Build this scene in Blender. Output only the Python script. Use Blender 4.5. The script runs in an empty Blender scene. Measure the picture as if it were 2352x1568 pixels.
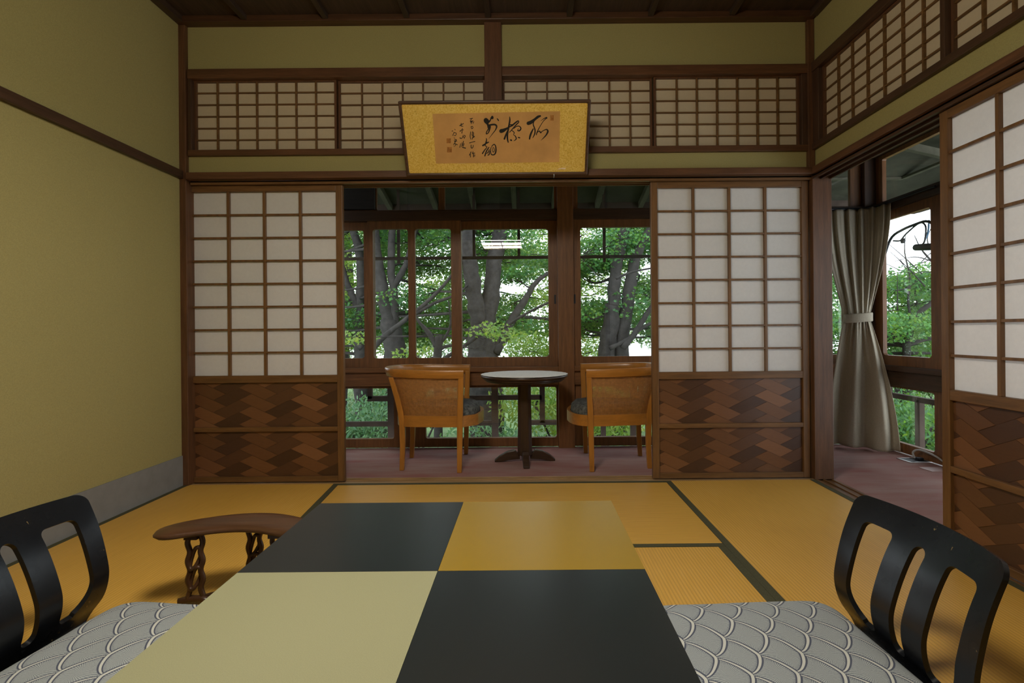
import bpy, bmesh, math, random
import numpy as np
from mathutils import Vector, Matrix, Euler

random.seed(7)
rng = np.random.default_rng(11)
PI = math.pi
R = math.radians
S = bpy.context.scene
C = S.collection

# ------------------------------------------------------------------ camera
F = 1182.0                       # focal length in pixels of the 2352 px wide frame
CX, CY, EYE, ROLL = 1211.0, 760.0, 0.88, R(0.5)
cd = bpy.data.cameras.new('camera')
cam = bpy.data.objects.new('camera', cd)
C.objects.link(cam)
cd.sensor_width = 36.0
cd.lens = 36.0 * F / 2352
cd.shift_x = (1176 - CX) / 2352
cd.shift_y = (CY - 784) / 2352
cd.clip_start = 0.02
cd.clip_end = 500
cam.location = (0, 0, EYE)
cam.rotation_euler = (PI / 2, ROLL, 0)
S.camera = cam

# ------------------------------------------------------------------ world, exposure
S.view_settings.view_transform = 'Standard'
S.view_settings.look = 'None'
S.view_settings.exposure = 0.0
S.view_settings.gamma = 1.0
S.view_settings.use_curve_mapping = False
W = bpy.data.worlds.new('overcast_sky')
S.world = W
W.use_nodes = True
bg = W.node_tree.nodes['Background']
bg.inputs['Color'].default_value = (0.86, 0.92, 1.0, 1)
bg.inputs['Strength'].default_value = 3.6
S.cycles.use_denoising = True
S.cycles.max_bounces = 7
S.cycles.diffuse_bounces = 4
S.cycles.glossy_bounces = 3
S.cycles.transmission_bounces = 6
S.cycles.transparent_max_bounces = 12
S.cycles.caustics_reflective = False
S.cycles.caustics_refractive = False
S.cycles.sample_clamp_indirect = 4.0
LAMP_DOWN, LAMP_SIDE = 46.0, 36.0

# ------------------------------------------------------------------ photo measurements to places
def ray(px, py):
    u, v = px - CX, CY - py
    c, s = math.cos(ROLL), math.sin(ROLL)
    return ((u * c + v * s) / F, (-u * s + v * c) / F)
def P(px, py, Y):
    x, z = ray(px, py)
    return Vector((x * Y, Y, EYE + z * Y))
def PX(px, py, X):
    x, z = ray(px, py)
    Y = X / x
    return Vector((X, Y, EYE + z * Y))
def PZ(px, py, Z=0.0):
    x, z = ray(px, py)
    Y = (Z - EYE) / z
    return Vector((x * Y, Y, Z))

# ------------------------------------------------------------------ node helpers
class Nodes:
    def __init__(self, name):
        self.m = bpy.data.materials.new(name)
        self.m.use_nodes = True
        self.t = self.m.node_tree
        self.t.nodes.clear()
        self.out = self.t.nodes.new('ShaderNodeOutputMaterial')
    def n(self, typ, props=None, **ins):
        nd = self.t.nodes.new(typ)
        for k, v in (props or {}).items():
            setattr(nd, k, v)
        for k, v in ins.items():
            key = int(k[1:]) if k[0] == 'i' and k[1:].isdigit() else k.replace('_', ' ')
            self.put(nd, key, v)
        return nd
    def put(self, nd, key, v):
        s = nd.inputs[key]
        if isinstance(v, bpy.types.NodeSocket):
            self.t.links.new(v, s)
        elif isinstance(v, bpy.types.Node):
            self.t.links.new(v.outputs[0], s)
        else:
            if isinstance(v, (tuple, list)) and len(v) == 3 and s.type == 'RGBA':
                v = (*v, 1)
            s.default_value = v
    def math(self, op, a, b=0.0, c=None):
        nd = self.n('ShaderNodeMath', {'operation': op}, i0=a, i1=b)
        if c is not None:
            self.put(nd, 2, c)
        return nd.outputs[0]
    def mix(self, f, a, b, blend='MIX'):
        nd = self.t.nodes.new('ShaderNodeMix')
        nd.data_type = 'RGBA'
        nd.blend_type = blend
        self.put(nd, 0, f); self.put(nd, 6, a); self.put(nd, 7, b)
        return nd.outputs[2]
    def ramp(self, f, stops):
        nd = self.t.nodes.new('ShaderNodeValToRGB')
        self.put(nd, 0, f)
        e = nd.color_ramp.elements
        while len(e) < len(stops):
            e.new(0.5)
        for el, (p, c) in zip(e, stops):
            el.position = p
            el.color = (*c, 1)
        return nd.outputs[0]
    def obj(self, scale=(1, 1, 1), rot=(0, 0, 0)):
        tc = self.n('ShaderNodeTexCoord')
        mp = self.n('ShaderNodeMapping', i0=tc.outputs['Object'])
        mp.inputs['Scale'].default_value = scale
        mp.inputs['Rotation'].default_value = rot
        return mp.outputs[0]
    def noise(self, vec, scale=5, detail=4, rough=0.55):
        return self.n('ShaderNodeTexNoise', Vector=vec, Scale=scale, Detail=detail, Roughness=rough).outputs[0]
    def bump(self, h, strength=0.2, dist=0.01):
        return self.n('ShaderNodeBump', Height=h, Strength=strength, Distance=dist).outputs[0]
    def pbr(self, color, rough=0.6, normal=None, spec=0.5, metal=0.0, **kw):
        b = self.n('ShaderNodeBsdfPrincipled')
        self.put(b, 'Base Color', color); self.put(b, 'Roughness', rough)
        self.put(b, 'Specular IOR Level', spec); self.put(b, 'Metallic', metal)
        if normal is not None:
            self.put(b, 'Normal', normal)
        for k, v in kw.items():
            self.put(b, k.replace('_', ' '), v)
        return b
    def done(self, sh):
        self.put(self.out, 'Surface', sh)
        return self.m

def srgb(r, g, b):
    f = lambda c: (c / 255 / 12.92) if c / 255 <= 0.04045 else ((c / 255 + 0.055) / 1.055) ** 2.4
    return (f(r), f(g), f(b))
def sc(c, k):
    return tuple(min(1.0, x * k) for x in c)

_wood = {}
def wood(name, col, axis='z', rough=0.42, var=0.45, spec=0.4):
    key = (name, axis)
    if key in _wood:
        return _wood[key]
    N = Nodes(f'{name}_{axis}')
    st = {'x': (1.2, 16, 16), 'y': (16, 1.2, 16), 'z': (16, 16, 1.2)}[axis]
    v = N.obj(st)
    g = N.noise(v, 3.0, 6, 0.6)
    g2 = N.noise(N.obj(tuple(a * 4 for a in st)), 4.0, 3, 0.6)
    f = N.math('ADD', N.math('MULTIPLY', g, 0.7), N.math('MULTIPLY', g2, 0.3))
    c = N.ramp(f, [(0.3, sc(col, 1 - var)), (0.52, col), (0.72, sc(col, 1 + var))])
    m = N.done(N.pbr(c, rough, N.bump(f, 0.12, 0.004), spec))
    _wood[key] = m
    return m
def plain(name, col, rough=0.6, spec=0.4, metal=0.0, nscale=0, nvar=0.2, bump=0.0, detail=4):
    N = Nodes(name)
    c, nr = col, None
    if nscale:
        f = N.noise(N.obj(), nscale, detail, 0.6)
        c = N.ramp(f, [(0.25, sc(col, 1 - nvar)), (0.75, sc(col, 1 + nvar))])
        if bump:
            nr = N.bump(f, bump, 0.005)
    return N.done(N.pbr(c, rough, nr, spec, metal))

# ------------------------------------------------------------------ materials
def mk_plaster(name, col):
    N = Nodes(name)
    v = N.obj()
    f = N.noise(v, 260, 3, 0.7)
    g = N.noise(v, 2.2, 3, 0.5)
    c = N.ramp(f, [(0.3, sc(col, 0.86)), (0.7, sc(col, 1.12))])
    c = N.mix(N.math('MULTIPLY', g, 0.18), c, sc(col, 0.75))
    return N.done(N.pbr(c, 0.92, N.bump(f, 0.25, 0.002), 0.1))
PLASTER = mk_plaster('sand_plaster', (0.35, 0.305, 0.126))
BASEPAPER = plain('grey_skirting_paper', (0.215, 0.218, 0.215), 0.85, 0.1, nscale=9, nvar=0.12)

WPOST = (0.112, 0.050, 0.022)
WDOOR = (0.150, 0.073, 0.025)
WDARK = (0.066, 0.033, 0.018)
WCEIL = (0.052, 0.032, 0.020)
WWIN = (0.175, 0.074, 0.026)
def mk_paper(name, col, trans):
    N = Nodes(name)
    f = N.noise(N.obj((1, 1, 1)), 55, 5, 0.7)
    c = N.ramp(f, [(0.3, sc(col, 0.97)), (0.7, sc(col, 1.02))])
    d = N.n('ShaderNodeBsdfDiffuse', Color=c)
    t = N.n('ShaderNodeBsdfTranslucent', Color=c)
    return N.done(N.n('ShaderNodeMixShader', i0=trans, i1=d.outputs[0], i2=t.outputs[0]))
PAPER = mk_paper('shoji_paper', (0.85, 0.83, 0.82), 0.42)
RPAPER = mk_paper('transom_paper_dimmed', (0.64, 0.535, 0.37), 0.2)  # tan tint puts the transoms' weaker backlight into the paper colour

def mk_ajiro(name, cols, ang):
    N = Nodes(name)
    g = N.n('ShaderNodeNewGeometry')
    v = N.obj((6, 40, 40), (0, ang, 0))
    f = N.noise(v, 4, 5, 0.6)
    r = g.outputs['Random Per Island']
    c = N.ramp(N.math('ADD', N.math('MULTIPLY', r, 0.65), N.math('MULTIPLY', f, 0.4)),
               [(0.1, cols[0]), (0.5, cols[1]), (0.95, cols[2])])
    return N.done(N.pbr(c, 0.36, N.bump(f, 0.1, 0.003), 0.5))
AJL = mk_ajiro('woven_cedar_pale_sheen', [(0.10, 0.044, 0.018), (0.155, 0.066, 0.026), (0.22, 0.098, 0.042)], R(27))  # paler wood by strip direction, with some of its sheen painted in
AJD = mk_ajiro('woven_cedar_dark', [(0.046, 0.021, 0.011), (0.070, 0.031, 0.015), (0.105, 0.046, 0.020)], R(-27))

def mk_tatami(name, axis):
    N = Nodes(name)
    st = (60, 2.5, 1) if axis == 'y' else (2.5, 60, 1)
    f = N.noise(N.obj(st), 3.0, 4, 0.6)
    g = N.noise(N.obj(), 1.6, 3, 0.5)
    fine = N.noise(N.obj((400, 60, 1) if axis == 'x' else (60, 400, 1)), 3.0, 2, 0.6)
    tc = N.n('ShaderNodeTexCoord')
    sep = N.n('ShaderNodeSeparateXYZ', i0=tc.outputs['Object'])
    co = sep.outputs[0] if axis == 'y' else sep.outputs[1]
    w = N.math('SINE', N.math('MULTIPLY', co, 2 * PI / 0.0125))
    w = N.math('ADD', N.math('MULTIPLY', w, 0.5), 0.5)
    groove = N.math('POWER', w, 0.35)
    base = (0.68, 0.385, 0.068)
    c = N.ramp(N.math('ADD', N.math('MULTIPLY', f, 0.5), N.math('MULTIPLY', g, 0.5)),
               [(0.3, sc(base, 0.80)), (0.5, base), (0.72, (0.76, 0.47, 0.13))])
    c = N.mix(N.math('MULTIPLY', fine, 0.35), c, sc(base, 0.7))
    c = N.mix(N.math('SUBTRACT', 1.0, groove), c, sc(base, 0.70))
    h = N.math('ADD', groove, N.math('MULTIPLY', fine, 0.4))
    return N.done(N.pbr(c, 0.5, N.bump(h, 0.25, 0.0012), 0.4))
TAT_Y, TAT_X = mk_tatami('tatami_rush_lengthwise', 'y'), mk_tatami('tatami_rush_crosswise', 'x')
HERI = plain('tatami_border_cloth', (0.068, 0.066, 0.034), 0.8, 0.2, nscale=300, nvar=0.3, bump=0.2)

def mk_carpet():
    N = Nodes('rose_carpet')
    v = N.obj()
    f = N.noise(v, 420, 3, 0.7)
    g = N.noise(N.obj((1.3, 5, 1)), 1.6, 3, 0.6)
    c = N.ramp(g, [(0.3, (0.34, 0.145, 0.13)), (0.5, (0.37, 0.215, 0.19)), (0.7, (0.41, 0.28, 0.25))])
    c = N.mix(N.math('MULTIPLY', f, 0.5), c, (0.17, 0.08, 0.075))
    return N.done(N.pbr(c, 0.95, N.bump(f, 0.5, 0.004), 0.1))
CARPET = mk_carpet()

def mk_table(name, col, rough):
    N = Nodes(name)
    f = N.noise(N.obj(), 700, 2, 0.6)
    g = N.noise(N.obj(), 3, 3, 0.5)
    c = N.ramp(f, [(0.35, sc(col, 0.9)), (0.65, sc(col, 1.08))])
    return N.done(N.pbr(c, N.math('ADD', rough, N.math('MULTIPLY', g, 0.08)), N.bump(f, 0.06, 0.001), 0.5))
T_DARK = mk_table('charcoal_laminate', (0.012, 0.0155, 0.017), 0.26)
T_GOLD = mk_table('mustard_laminate', (0.25, 0.155, 0.010), 0.28)
T_CREAM = mk_table('pale_olive_laminate', (0.28, 0.275, 0.160), 0.32)

def mk_black():
    N = Nodes('worn_black_lacquer')
    f = N.noise(N.obj(), 90, 4, 0.7)
    g = N.noise(N.obj(), 9, 3, 0.6)
    w = N.math('GREATER_THAN', N.math('MULTIPLY', f, g), 0.415)
    c = N.mix(w, (0.007, 0.008, 0.010), (0.20, 0.14, 0.06))
    return N.done(N.pbr(c, N.math('ADD', 0.16, N.math('MULTIPLY', g, 0.2)), N.bump(f, 0.05, 0.002), 0.32))
BLACK = mk_black()

def mk_seigaiha():
    N = Nodes('wave_scale_fabric')
    d, rad, p = 0.052, 0.0715, 1.42
    tc = N.n('ShaderNodeTexCoord')
    # local x points to the chair back's side here; the scales bulge towards the chair back (-x)
    wob = N.noise(N.obj(), 6, 2, 0.5)
    sep = N.n('ShaderNodeSeparateXYZ', i0=tc.outputs['Object'])
    x = N.math('ADD', N.math('MULTIPLY', sep.outputs[0], -1.0 / d), N.math('ADD', 40.0, N.math('MULTIPLY', wob, 0.25)))
    y = N.math('DIVIDE', sep.outputs[1], rad)
    row = N.math('FLOOR', x)
    fu = N.math('SUBTRACT', x, row)
    par = N.math('MODULO', row, 2.0)
    def local(vy, pr):
        a = N.math('ADD', N.math('ADD', vy, pr), 41.0)
        return N.math('SUBTRACT', N.math('MODULO', a, 2.0), 1.0)
    v0 = local(y, par)
    v1 = local(y, N.math('SUBTRACT', 1.0, par))
    f0 = N.math('POWER', N.math('ADD', N.math('POWER', fu, p), N.math('POWER', N.math('ABSOLUTE', v0), p)), 1 / p)
    inside = N.math('LESS_THAN', f0, 1.0)
    tip = N.math('POWER', fu, 0.8)
    wid = N.math('ADD', 0.035, N.math('MULTIPLY', tip, 0.085))
    # light stroke with dark outlines on the rim
    dd = N.math('ABSOLUTE', N.math('SUBTRACT', f0, 0.90))
    light = N.math('LESS_THAN', dd, N.math('MULTIPLY', wid, 0.62))
    dark = N.math('LESS_THAN', dd, N.math('ADD', N.math('MULTIPLY', wid, 1.25), 0.014))
    # fine rays
    def rays(a, b, k):
        an = N.math('ARCTAN2', a, b)
        jit = N.math('MULTIPLY', N.noise(N.obj(), 260, 3, 0.7), 5.0)
        s = N.math('SINE', N.math('ADD', N.math('MULTIPLY', an, k), jit))
        return N.math('GREATER_THAN', s, 0.25)
    r0 = rays(v0, N.math('ADD', fu, 0.25), 84.0)
    r1 = rays(v1, N.math('ADD', fu, -1.35), 72.0)
    rr = N.math('ADD', N.math('MULTIPLY', r0, inside), N.math('MULTIPLY', r1, N.math('SUBTRACT', 1.0, inside)))
    ground, ink, pale = (0.39, 0.425, 0.425), (0.035, 0.045, 0.09), (0.60, 0.61, 0.56)
    c = N.mix(N.math('MULTIPLY', rr, 0.50), ground, ink)
    teeth = N.math('MULTIPLY', N.math('MULTIPLY', rr, inside), N.math('GREATER_THAN', f0, 0.70))
    c = N.mix(N.math('MULTIPLY', teeth, 0.45), c, ink)
    c = N.mix(N.math('MULTIPLY', dark, 0.85), c, ink)
    c = N.mix(light, c, pale)
    wv = N.noise(N.obj(), 900, 2, 0.5)
    c = N.mix(N.math('MULTIPLY', wv, 0.2), c, (0.15, 0.16, 0.17))
    return N.done(N.pbr(c, 0.85, N.bump(wv, 0.3, 0.001), 0.2))
SEIGAIHA = mk_seigaiha()

CHAIRWOOD = (0.40, 0.165, 0.028)
CANE = plain('rattan_cane', (0.36, 0.165, 0.045), 0.5, 0.4, nscale=60, nvar=0.3)
SEATCLOTH = plain('grey_mottled_seat_cloth', (0.10, 0.105, 0.10), 0.8, 0.2, nscale=45, nvar=0.9, bump=0.3)
def mk_gold():
    N = Nodes('gold_flecked_paper')
    v = N.obj()
    f = N.noise(v, 150, 4, 0.75)
    g = N.noise(v, 7, 4, 0.6)
    c = N.ramp(f, [(0.28, (0.42, 0.235, 0.025)), (0.46, (0.78, 0.50, 0.075)), (0.68, (0.92, 0.72, 0.25))])
    c = N.mix(N.math('MULTIPLY', g, 0.25), c, (0.42, 0.25, 0.025))
    return N.done(N.pbr(c, 0.45, N.bump(N.math('ADD', N.math('MULTIPLY', g, 3.0), f), 0.2, 0.003), 0.5, 0.1))
GOLD = mk_gold()
SILK = plain('aged_silk', (0.58, 0.315, 0.105), 0.75, 0.2, nscale=5, nvar=0.2)
INK = plain('black_ink', (0.022, 0.020, 0.016), 0.7, 0.2)
SEAL = plain('faded_red_seal', (0.36, 0.155, 0.04), 0.8, 0.1, nscale=120, nvar=0.4)
def mk_curtain():
    N = Nodes('oatmeal_curtain_cloth')
    f = N.noise(N.obj((300, 300, 40)), 2, 3, 0.6)
    c = N.ramp(f, [(0.3, (0.44, 0.385, 0.295)), (0.7, (0.60, 0.535, 0.425))])
    d = N.n('ShaderNodeBsdfDiffuse', Color=c, Normal=N.bump(f, 0.3, 0.002))
    t = N.n('ShaderNodeBsdfTranslucent', Color=c)
    return N.done(N.n('ShaderNodeMixShader', i0=0.22, i1=d.outputs[0], i2=t.outputs[0]))
CURTAIN = mk_curtain()
def mk_glass():
    N = Nodes('window_glass')
    lw = N.n('ShaderNodeLayerWeight', Blend=0.5)
    f = N.math('ADD', 0.03, N.math('MULTIPLY', N.math('POWER', lw.outputs['Facing'], 5.0), 0.9))
    t = N.n('ShaderNodeBsdfTransparent', Color=(0.965, 0.985, 0.975))
    g = N.n('ShaderNodeBsdfGlossy', Color=(1, 1, 1), Roughness=0.0)
    return N.done(N.n('ShaderNodeMixShader', i0=f, i1=t.outputs[0], i2=g.outputs[0]))
GLASS = mk_glass()
def mk_emit(name, col, s):
    N = Nodes(name)
    return N.done(N.n('ShaderNodeEmission', Color=col, Strength=s).outputs[0])
LAMPC = (1.0, 0.92, 0.79)
LAMPDOWN, LAMPSIDE = mk_emit('lit_lamp_diffuser', LAMPC, LAMP_DOWN), mk_emit('lit_lamp_paper', LAMPC, LAMP_SIDE)
def mk_leaf(name, stops, tr=0.45):
    N = Nodes(name)
    g = N.n('ShaderNodeNewGeometry')
    tc = N.n('ShaderNodeTexCoord')
    n = N.noise(tc.outputs['Object'], 0.9, 2, 0.5)
    f = N.math('ADD', N.math('MULTIPLY', g.outputs['Random Per Island'], 0.45), N.math('MULTIPLY', n, 0.75))
    c = N.ramp(f, stops)
    d = N.n('ShaderNodeBsdfPrincipled', Base_Color=c, Roughness=0.5)
    t = N.n('ShaderNodeBsdfTranslucent', Color=N.mix(0.35, c, (0.35, 0.5, 0.03)))
    return N.done(N.n('ShaderNodeMixShader', i0=tr, i1=d.outputs[0], i2=t.outputs[0]))
LEAF_A = mk_leaf('maple_leaf_green', [(0.15, (0.018, 0.085, 0.036)), (0.5, (0.040, 0.165, 0.046)), (0.75, (0.085, 0.245, 0.040)), (0.95, (0.19, 0.30, 0.045))])
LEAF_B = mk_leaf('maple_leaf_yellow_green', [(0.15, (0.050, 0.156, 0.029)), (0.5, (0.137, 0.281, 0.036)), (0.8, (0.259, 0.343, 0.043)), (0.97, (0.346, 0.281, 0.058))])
LEAF_C = mk_leaf('shrub_leaf_blue_green', [(0.15, (0.022, 0.078, 0.036)), (0.5, (0.050, 0.156, 0.058)), (0.85, (0.130, 0.257, 0.101))], 0.3)
LEAF_D = mk_leaf('distant_leaf_hazy', [(0.2, (0.115, 0.218, 0.122)), (0.6, (0.202, 0.312, 0.173)), (0.9, (0.302, 0.367, 0.187))], 0.3)  # far foliage, haze painted in as a paler green
BARK = plain('grey_brown_bark', (0.040, 0.036, 0.033), 0.9, 0.1, nscale=14, nvar=0.45, bump=0.6)
GROUNDM = plain('mossy_ground', (0.09, 0.14, 0.06), 0.95, 0.05, nscale=1.2, nvar=0.4)
EAVEW = plain('weathered_eave_board', (0.050, 0.048, 0.034), 0.85, 0.1, nscale=6, nvar=0.3)
RAFTER = plain('weathered_rafter', (0.085, 0.080, 0.055), 0.85, 0.1, nscale=8, nvar=0.3)
RAILW = plain('weathered_railing_wood', (0.065, 0.046, 0.036), 0.8, 0.1, nscale=10, nvar=0.3)
RUBBER = plain('black_rubber', (0.012, 0.014, 0.02), 0.5, 0.4)
GREYCABLE = plain('grey_cable_sheath', (0.38, 0.37, 0.36), 0.5, 0.4)
METAL = plain('brushed_metal', (0.55, 0.55, 0.55), 0.35, 0.5, 0.9)
DOILY = plain('white_lace', (0.90, 0.89, 0.84), 0.9, 0.1, nscale=110, nvar=0.10)
DARKTBL = (0.048, 0.026, 0.015)
ARMW = (0.080, 0.036, 0.017)

# ------------------------------------------------------------------ mesh builder
class MB:
    def __init__(self):
        self.v, self.f, self.mi = [], [], []
    def face(self, idx, m=0):
        self.f.append(tuple(idx)); self.mi.append(m)
    def add(self, vs):
        b = len(self.v)
        self.v += [tuple(p) for p in vs]
        return b
    def box(self, x0, x1, y0, y1, z0, z1, m=0):
        b = self.add([(x0, y0, z0), (x1, y0, z0), (x1, y1, z0), (x0, y1, z0), (x0, y0, z1), (x1, y0, z1), (x1, y1, z1), (x0, y1, z1)])
        for q in ((0, 3, 2, 1), (4, 5, 6, 7), (0, 1, 5, 4), (1, 2, 6, 5), (2, 3, 7, 6), (3, 0, 4, 7)):
            self.face([b + i for i in q], m)
        return self
    def loft(self, rings, closed=True, caps=True, m=0, loop=False):
        n = len(rings[0])
        bs = [self.add(r) for r in rings]
        last = len(rings) if loop else len(rings) - 1
        for i in range(last):
            a, c = bs[i], bs[(i + 1) % len(rings)]
            for j in range(n if closed else n - 1):
                k = (j + 1) % n
                self.face((a + j, a + k, c + k, c + j), m)
        if caps and not loop and closed:
            self.face([bs[0] + j for j in range(n)][::-1], m)
            self.face([bs[-1] + j for j in range(n)], m)
        return self
    def tube(self, pts, rad, n=8, m=0, loop=False, squash=1.0):
        pts = [Vector(p) for p in pts]
        rs = rad if isinstance(rad, (list, tuple)) else [rad] * len(pts)
        rings, up = [], None
        L = len(pts)
        for i, p in enumerate(pts):
            if loop:
                t = pts[(i + 1) % L] - pts[i - 1]
            else:
                t = pts[min(i + 1, L - 1)] - pts[max(i - 1, 0)]
            t = t.normalized() if t.length > 1e-9 else Vector((0, 0, 1))
            if up is None:
                up = Vector((0, 0, 1)) if abs(t.z) < 0.9 else Vector((1, 0, 0))
            a = (up - t * up.dot(t))
            a = a.normalized() if a.length > 1e-6 else t.orthogonal().normalized()
            up = a
            b = t.cross(a)
            rings.append([p + (a * math.cos(q) + b * math.sin(q) * squash) * rs[i] for q in [2 * PI * k / n for k in range(n)]])
        return self.loft(rings, True, not loop, m, loop)
    def bar(self, p, q, w, h, m=0):
        """square bar from p to q, w across, h along the up-ish side"""
        p, q = Vector(p), Vector(q)
        t = (q - p).normalized()
        up = Vector((0, 0, 1)) if abs(t.z) < 0.9 else Vector((0, 1, 0))
        a = t.cross(up).normalized(); b = a.cross(t).normalized()
        prof = [(-w / 2, -h / 2), (w / 2, -h / 2), (w / 2, h / 2), (-w / 2, h / 2)]
        return self.loft([[c + a * u + b * v for u, v in prof] for c in (p, q)], m=m)
    def prism(self, poly, fn0, fn1, m=0):
        a, b = self.add([fn0(*p) for p in poly]), self.add([fn1(*p) for p in poly])
        n = len(poly)
        self.face([a + i for i in range(n)][::-1], m)
        self.face([b + i for i in range(n)], m)
        for i in range(n):
            j = (i + 1) % n
            self.face((a + i, a + j, b + j, b + i), m)
        return self
    def lathe(self, prof, n=32, m=0, c=(0, 0, 0)):
        rings = [[(c[0] + r * math.cos(2 * PI * k / n), c[1] + r * math.sin(2 * PI * k / n), c[2] + z) for k in range(n)] for r, z in prof]
        return self.loft(rings, m=m)
    def grid(self, fn, nu, nv, m=0, thick=None):
        pts = [[Vector(fn(i / nu, j / nv)) for j in range(nv + 1)] for i in range(nu + 1)]
        b = self.add([p for r in pts for p in r])
        W_ = nv + 1
        for i in range(nu):
            for j in range(nv):
                self.face((b + i * W_ + j, b + (i + 1) * W_ + j, b + (i + 1) * W_ + j + 1, b + i * W_ + j + 1), m)
        return self
    def build(self, name, mats, parent=None, smooth=False, bevel=0.0, solid=0.0, subsurf=0, auto=None):
        me = bpy.data.meshes.new(name)
        me.from_pydata(self.v, [], self.f)
        for x in (mats if isinstance(mats, (list, tuple)) else [mats]):
            me.materials.append(x)
        if any(self.mi):
            me.polygons.foreach_set('material_index', self.mi)
        bm = bmesh.new(); bm.from_mesh(me)
        bmesh.ops.recalc_face_normals(bm, faces=bm.faces)
        bm.to_mesh(me); bm.free()
        if smooth:
            me.polygons.foreach_set('use_smooth', [True] * len(me.polygons))
            if auto:
                me.set_sharp_from_angle(angle=R(auto))
        me.update()
        o = bpy.data.objects.new(name, me)
        C.objects.link(o)
        if parent is not None:
            o.parent = parent
        if solid:
            md = o.modifiers.new('thickness', 'SOLIDIFY'); md.thickness = solid; md.offset = 0
        if bevel:
            md = o.modifiers.new('bevel', 'BEVEL'); md.width = bevel; md.segments = 2; md.limit_method = 'ANGLE'; md.angle_limit = R(40)
        if subsurf:
            md = o.modifiers.new('subdivision', 'SUBSURF'); md.levels = subsurf; md.render_levels = subsurf
        return o
def tag(o, label, cat=None, group=None, kind=None):
    o['label'] = label
    if cat: o['category'] = cat
    if group: o['group'] = group
    if kind: o['kind'] = kind
    return o
def thing(name, label, cat, loc=(0, 0, 0), rz=0.0, group=None, kind=None, rot=None):
    o = bpy.data.objects.new(name, None)
    o.empty_display_size = 0.1
    C.objects.link(o)
    o.location = loc
    o.rotation_euler = rot if rot else (0, 0, rz)
    return tag(o, label, cat, group, kind)
def copy_tree(o, parent=None):
    c = o.copy(); C.objects.link(c)
    if parent is not None:
        c.parent = parent
    for ch in list(o.children):
        copy_tree(ch, c)
    return c
def spline(pts, n):
    """Catmull-Rom through tuples of any length"""
    pts = [np.array(p, float) for p in pts]
    if len(pts) == 2:
        return [pts[0] + (pts[1] - pts[0]) * t for t in np.linspace(0, 1, n)]
    ext = [2 * pts[0] - pts[1]] + pts + [2 * pts[-1] - pts[-2]]
    out = []
    for t in np.linspace(0, len(pts) - 1 - 1e-9, n):
        i = int(t); u = t - i
        a, b, c, d = ext[i:i + 4]
        out.append(0.5 * (2 * b + (c - a) * u + (2 * a - 5 * b + 4 * c - d) * u * u + (3 * b - a - 3 * c + d) * u ** 3))
    return out
def plate(mb, sdf, x0, x1, y0, y1, nx, ny, f3, th, m=0):
    """plate cut from a grid by a signed distance (negative = solid), bent by f3(x, y, offset)"""
    xs, ys = np.linspace(x0, x1, nx + 1), np.linspace(y0, y1, ny + 1)
    cell = max(xs[1] - xs[0], ys[1] - ys[0])
    keep = [[sdf((xs[i] + xs[i + 1]) / 2, (ys[j] + ys[j + 1]) / 2) < 0 for j in range(ny)] for i in range(nx)]
    nk = {}
    for i in range(nx):
        for j in range(ny):
            if keep[i][j]:
                for a, b in ((i, j), (i + 1, j), (i + 1, j + 1), (i, j + 1)):
                    nk[(a, b)] = nk.get((a, b), 0) + 1
    pos = {}
    for (a, b), cnt in nk.items():
        x, y = xs[a], ys[b]
        if cnt < 4:
            for _ in range(4):
                e = 1e-4
                d = sdf(x, y)
                gx, gy = (sdf(x + e, y) - sdf(x - e, y)) / (2 * e), (sdf(x, y + e) - sdf(x, y - e)) / (2 * e)
                g2 = gx * gx + gy * gy
                if g2 < 1e-6: break
                k = max(-cell, min(cell, d)) / g2
                x -= gx * k; y -= gy * k
        pos[(a, b)] = (x, y)
    top = {k: mb.add([f3(x, y, th / 2)]) for k, (x, y) in pos.items()}
    bot = {k: mb.add([f3(x, y, -th / 2)]) for k, (x, y) in pos.items()}
    ok = lambda i, j: 0 <= i < nx and 0 <= j < ny and keep[i][j]
    for i in range(nx):
        for j in range(ny):
            if not keep[i][j]: continue
            q = [(i, j), (i + 1, j), (i + 1, j + 1), (i, j + 1)]
            mb.face([top[k] for k in q], m); mb.face([bot[k] for k in q[::-1]], m)
            for (a, b, ni, nj) in ((q[0], q[1], i, j - 1), (q[1], q[2], i + 1, j), (q[2], q[3], i, j + 1), (q[3], q[0], i - 1, j)):
                if not ok(ni, nj):
                    mb.face((top[b], top[a], bot[a], bot[b]), m)
def rrect(x, y, cx, cy, hx, hy, r):
    qx, qy = abs(x - cx) - hx + r, abs(y - cy) - hy + r
    return math.hypot(max(qx, 0), max(qy, 0)) + min(max(qx, qy), 0) - r

# ------------------------------------------------------------------ the room shell
XL, XR, YB, YF, ZC = -2.01, 1.67, 3.0, -0.75, 2.71
ZN0, ZN1, ZR0, ZR1 = 1.773, 1.812, 1.915, 2.42      # tie rail and transom band
def struct(name, mb, mats, label, cat, **kw):
    return tag(mb.build(name, mats, **kw), label, cat, kind='structure')

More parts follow.
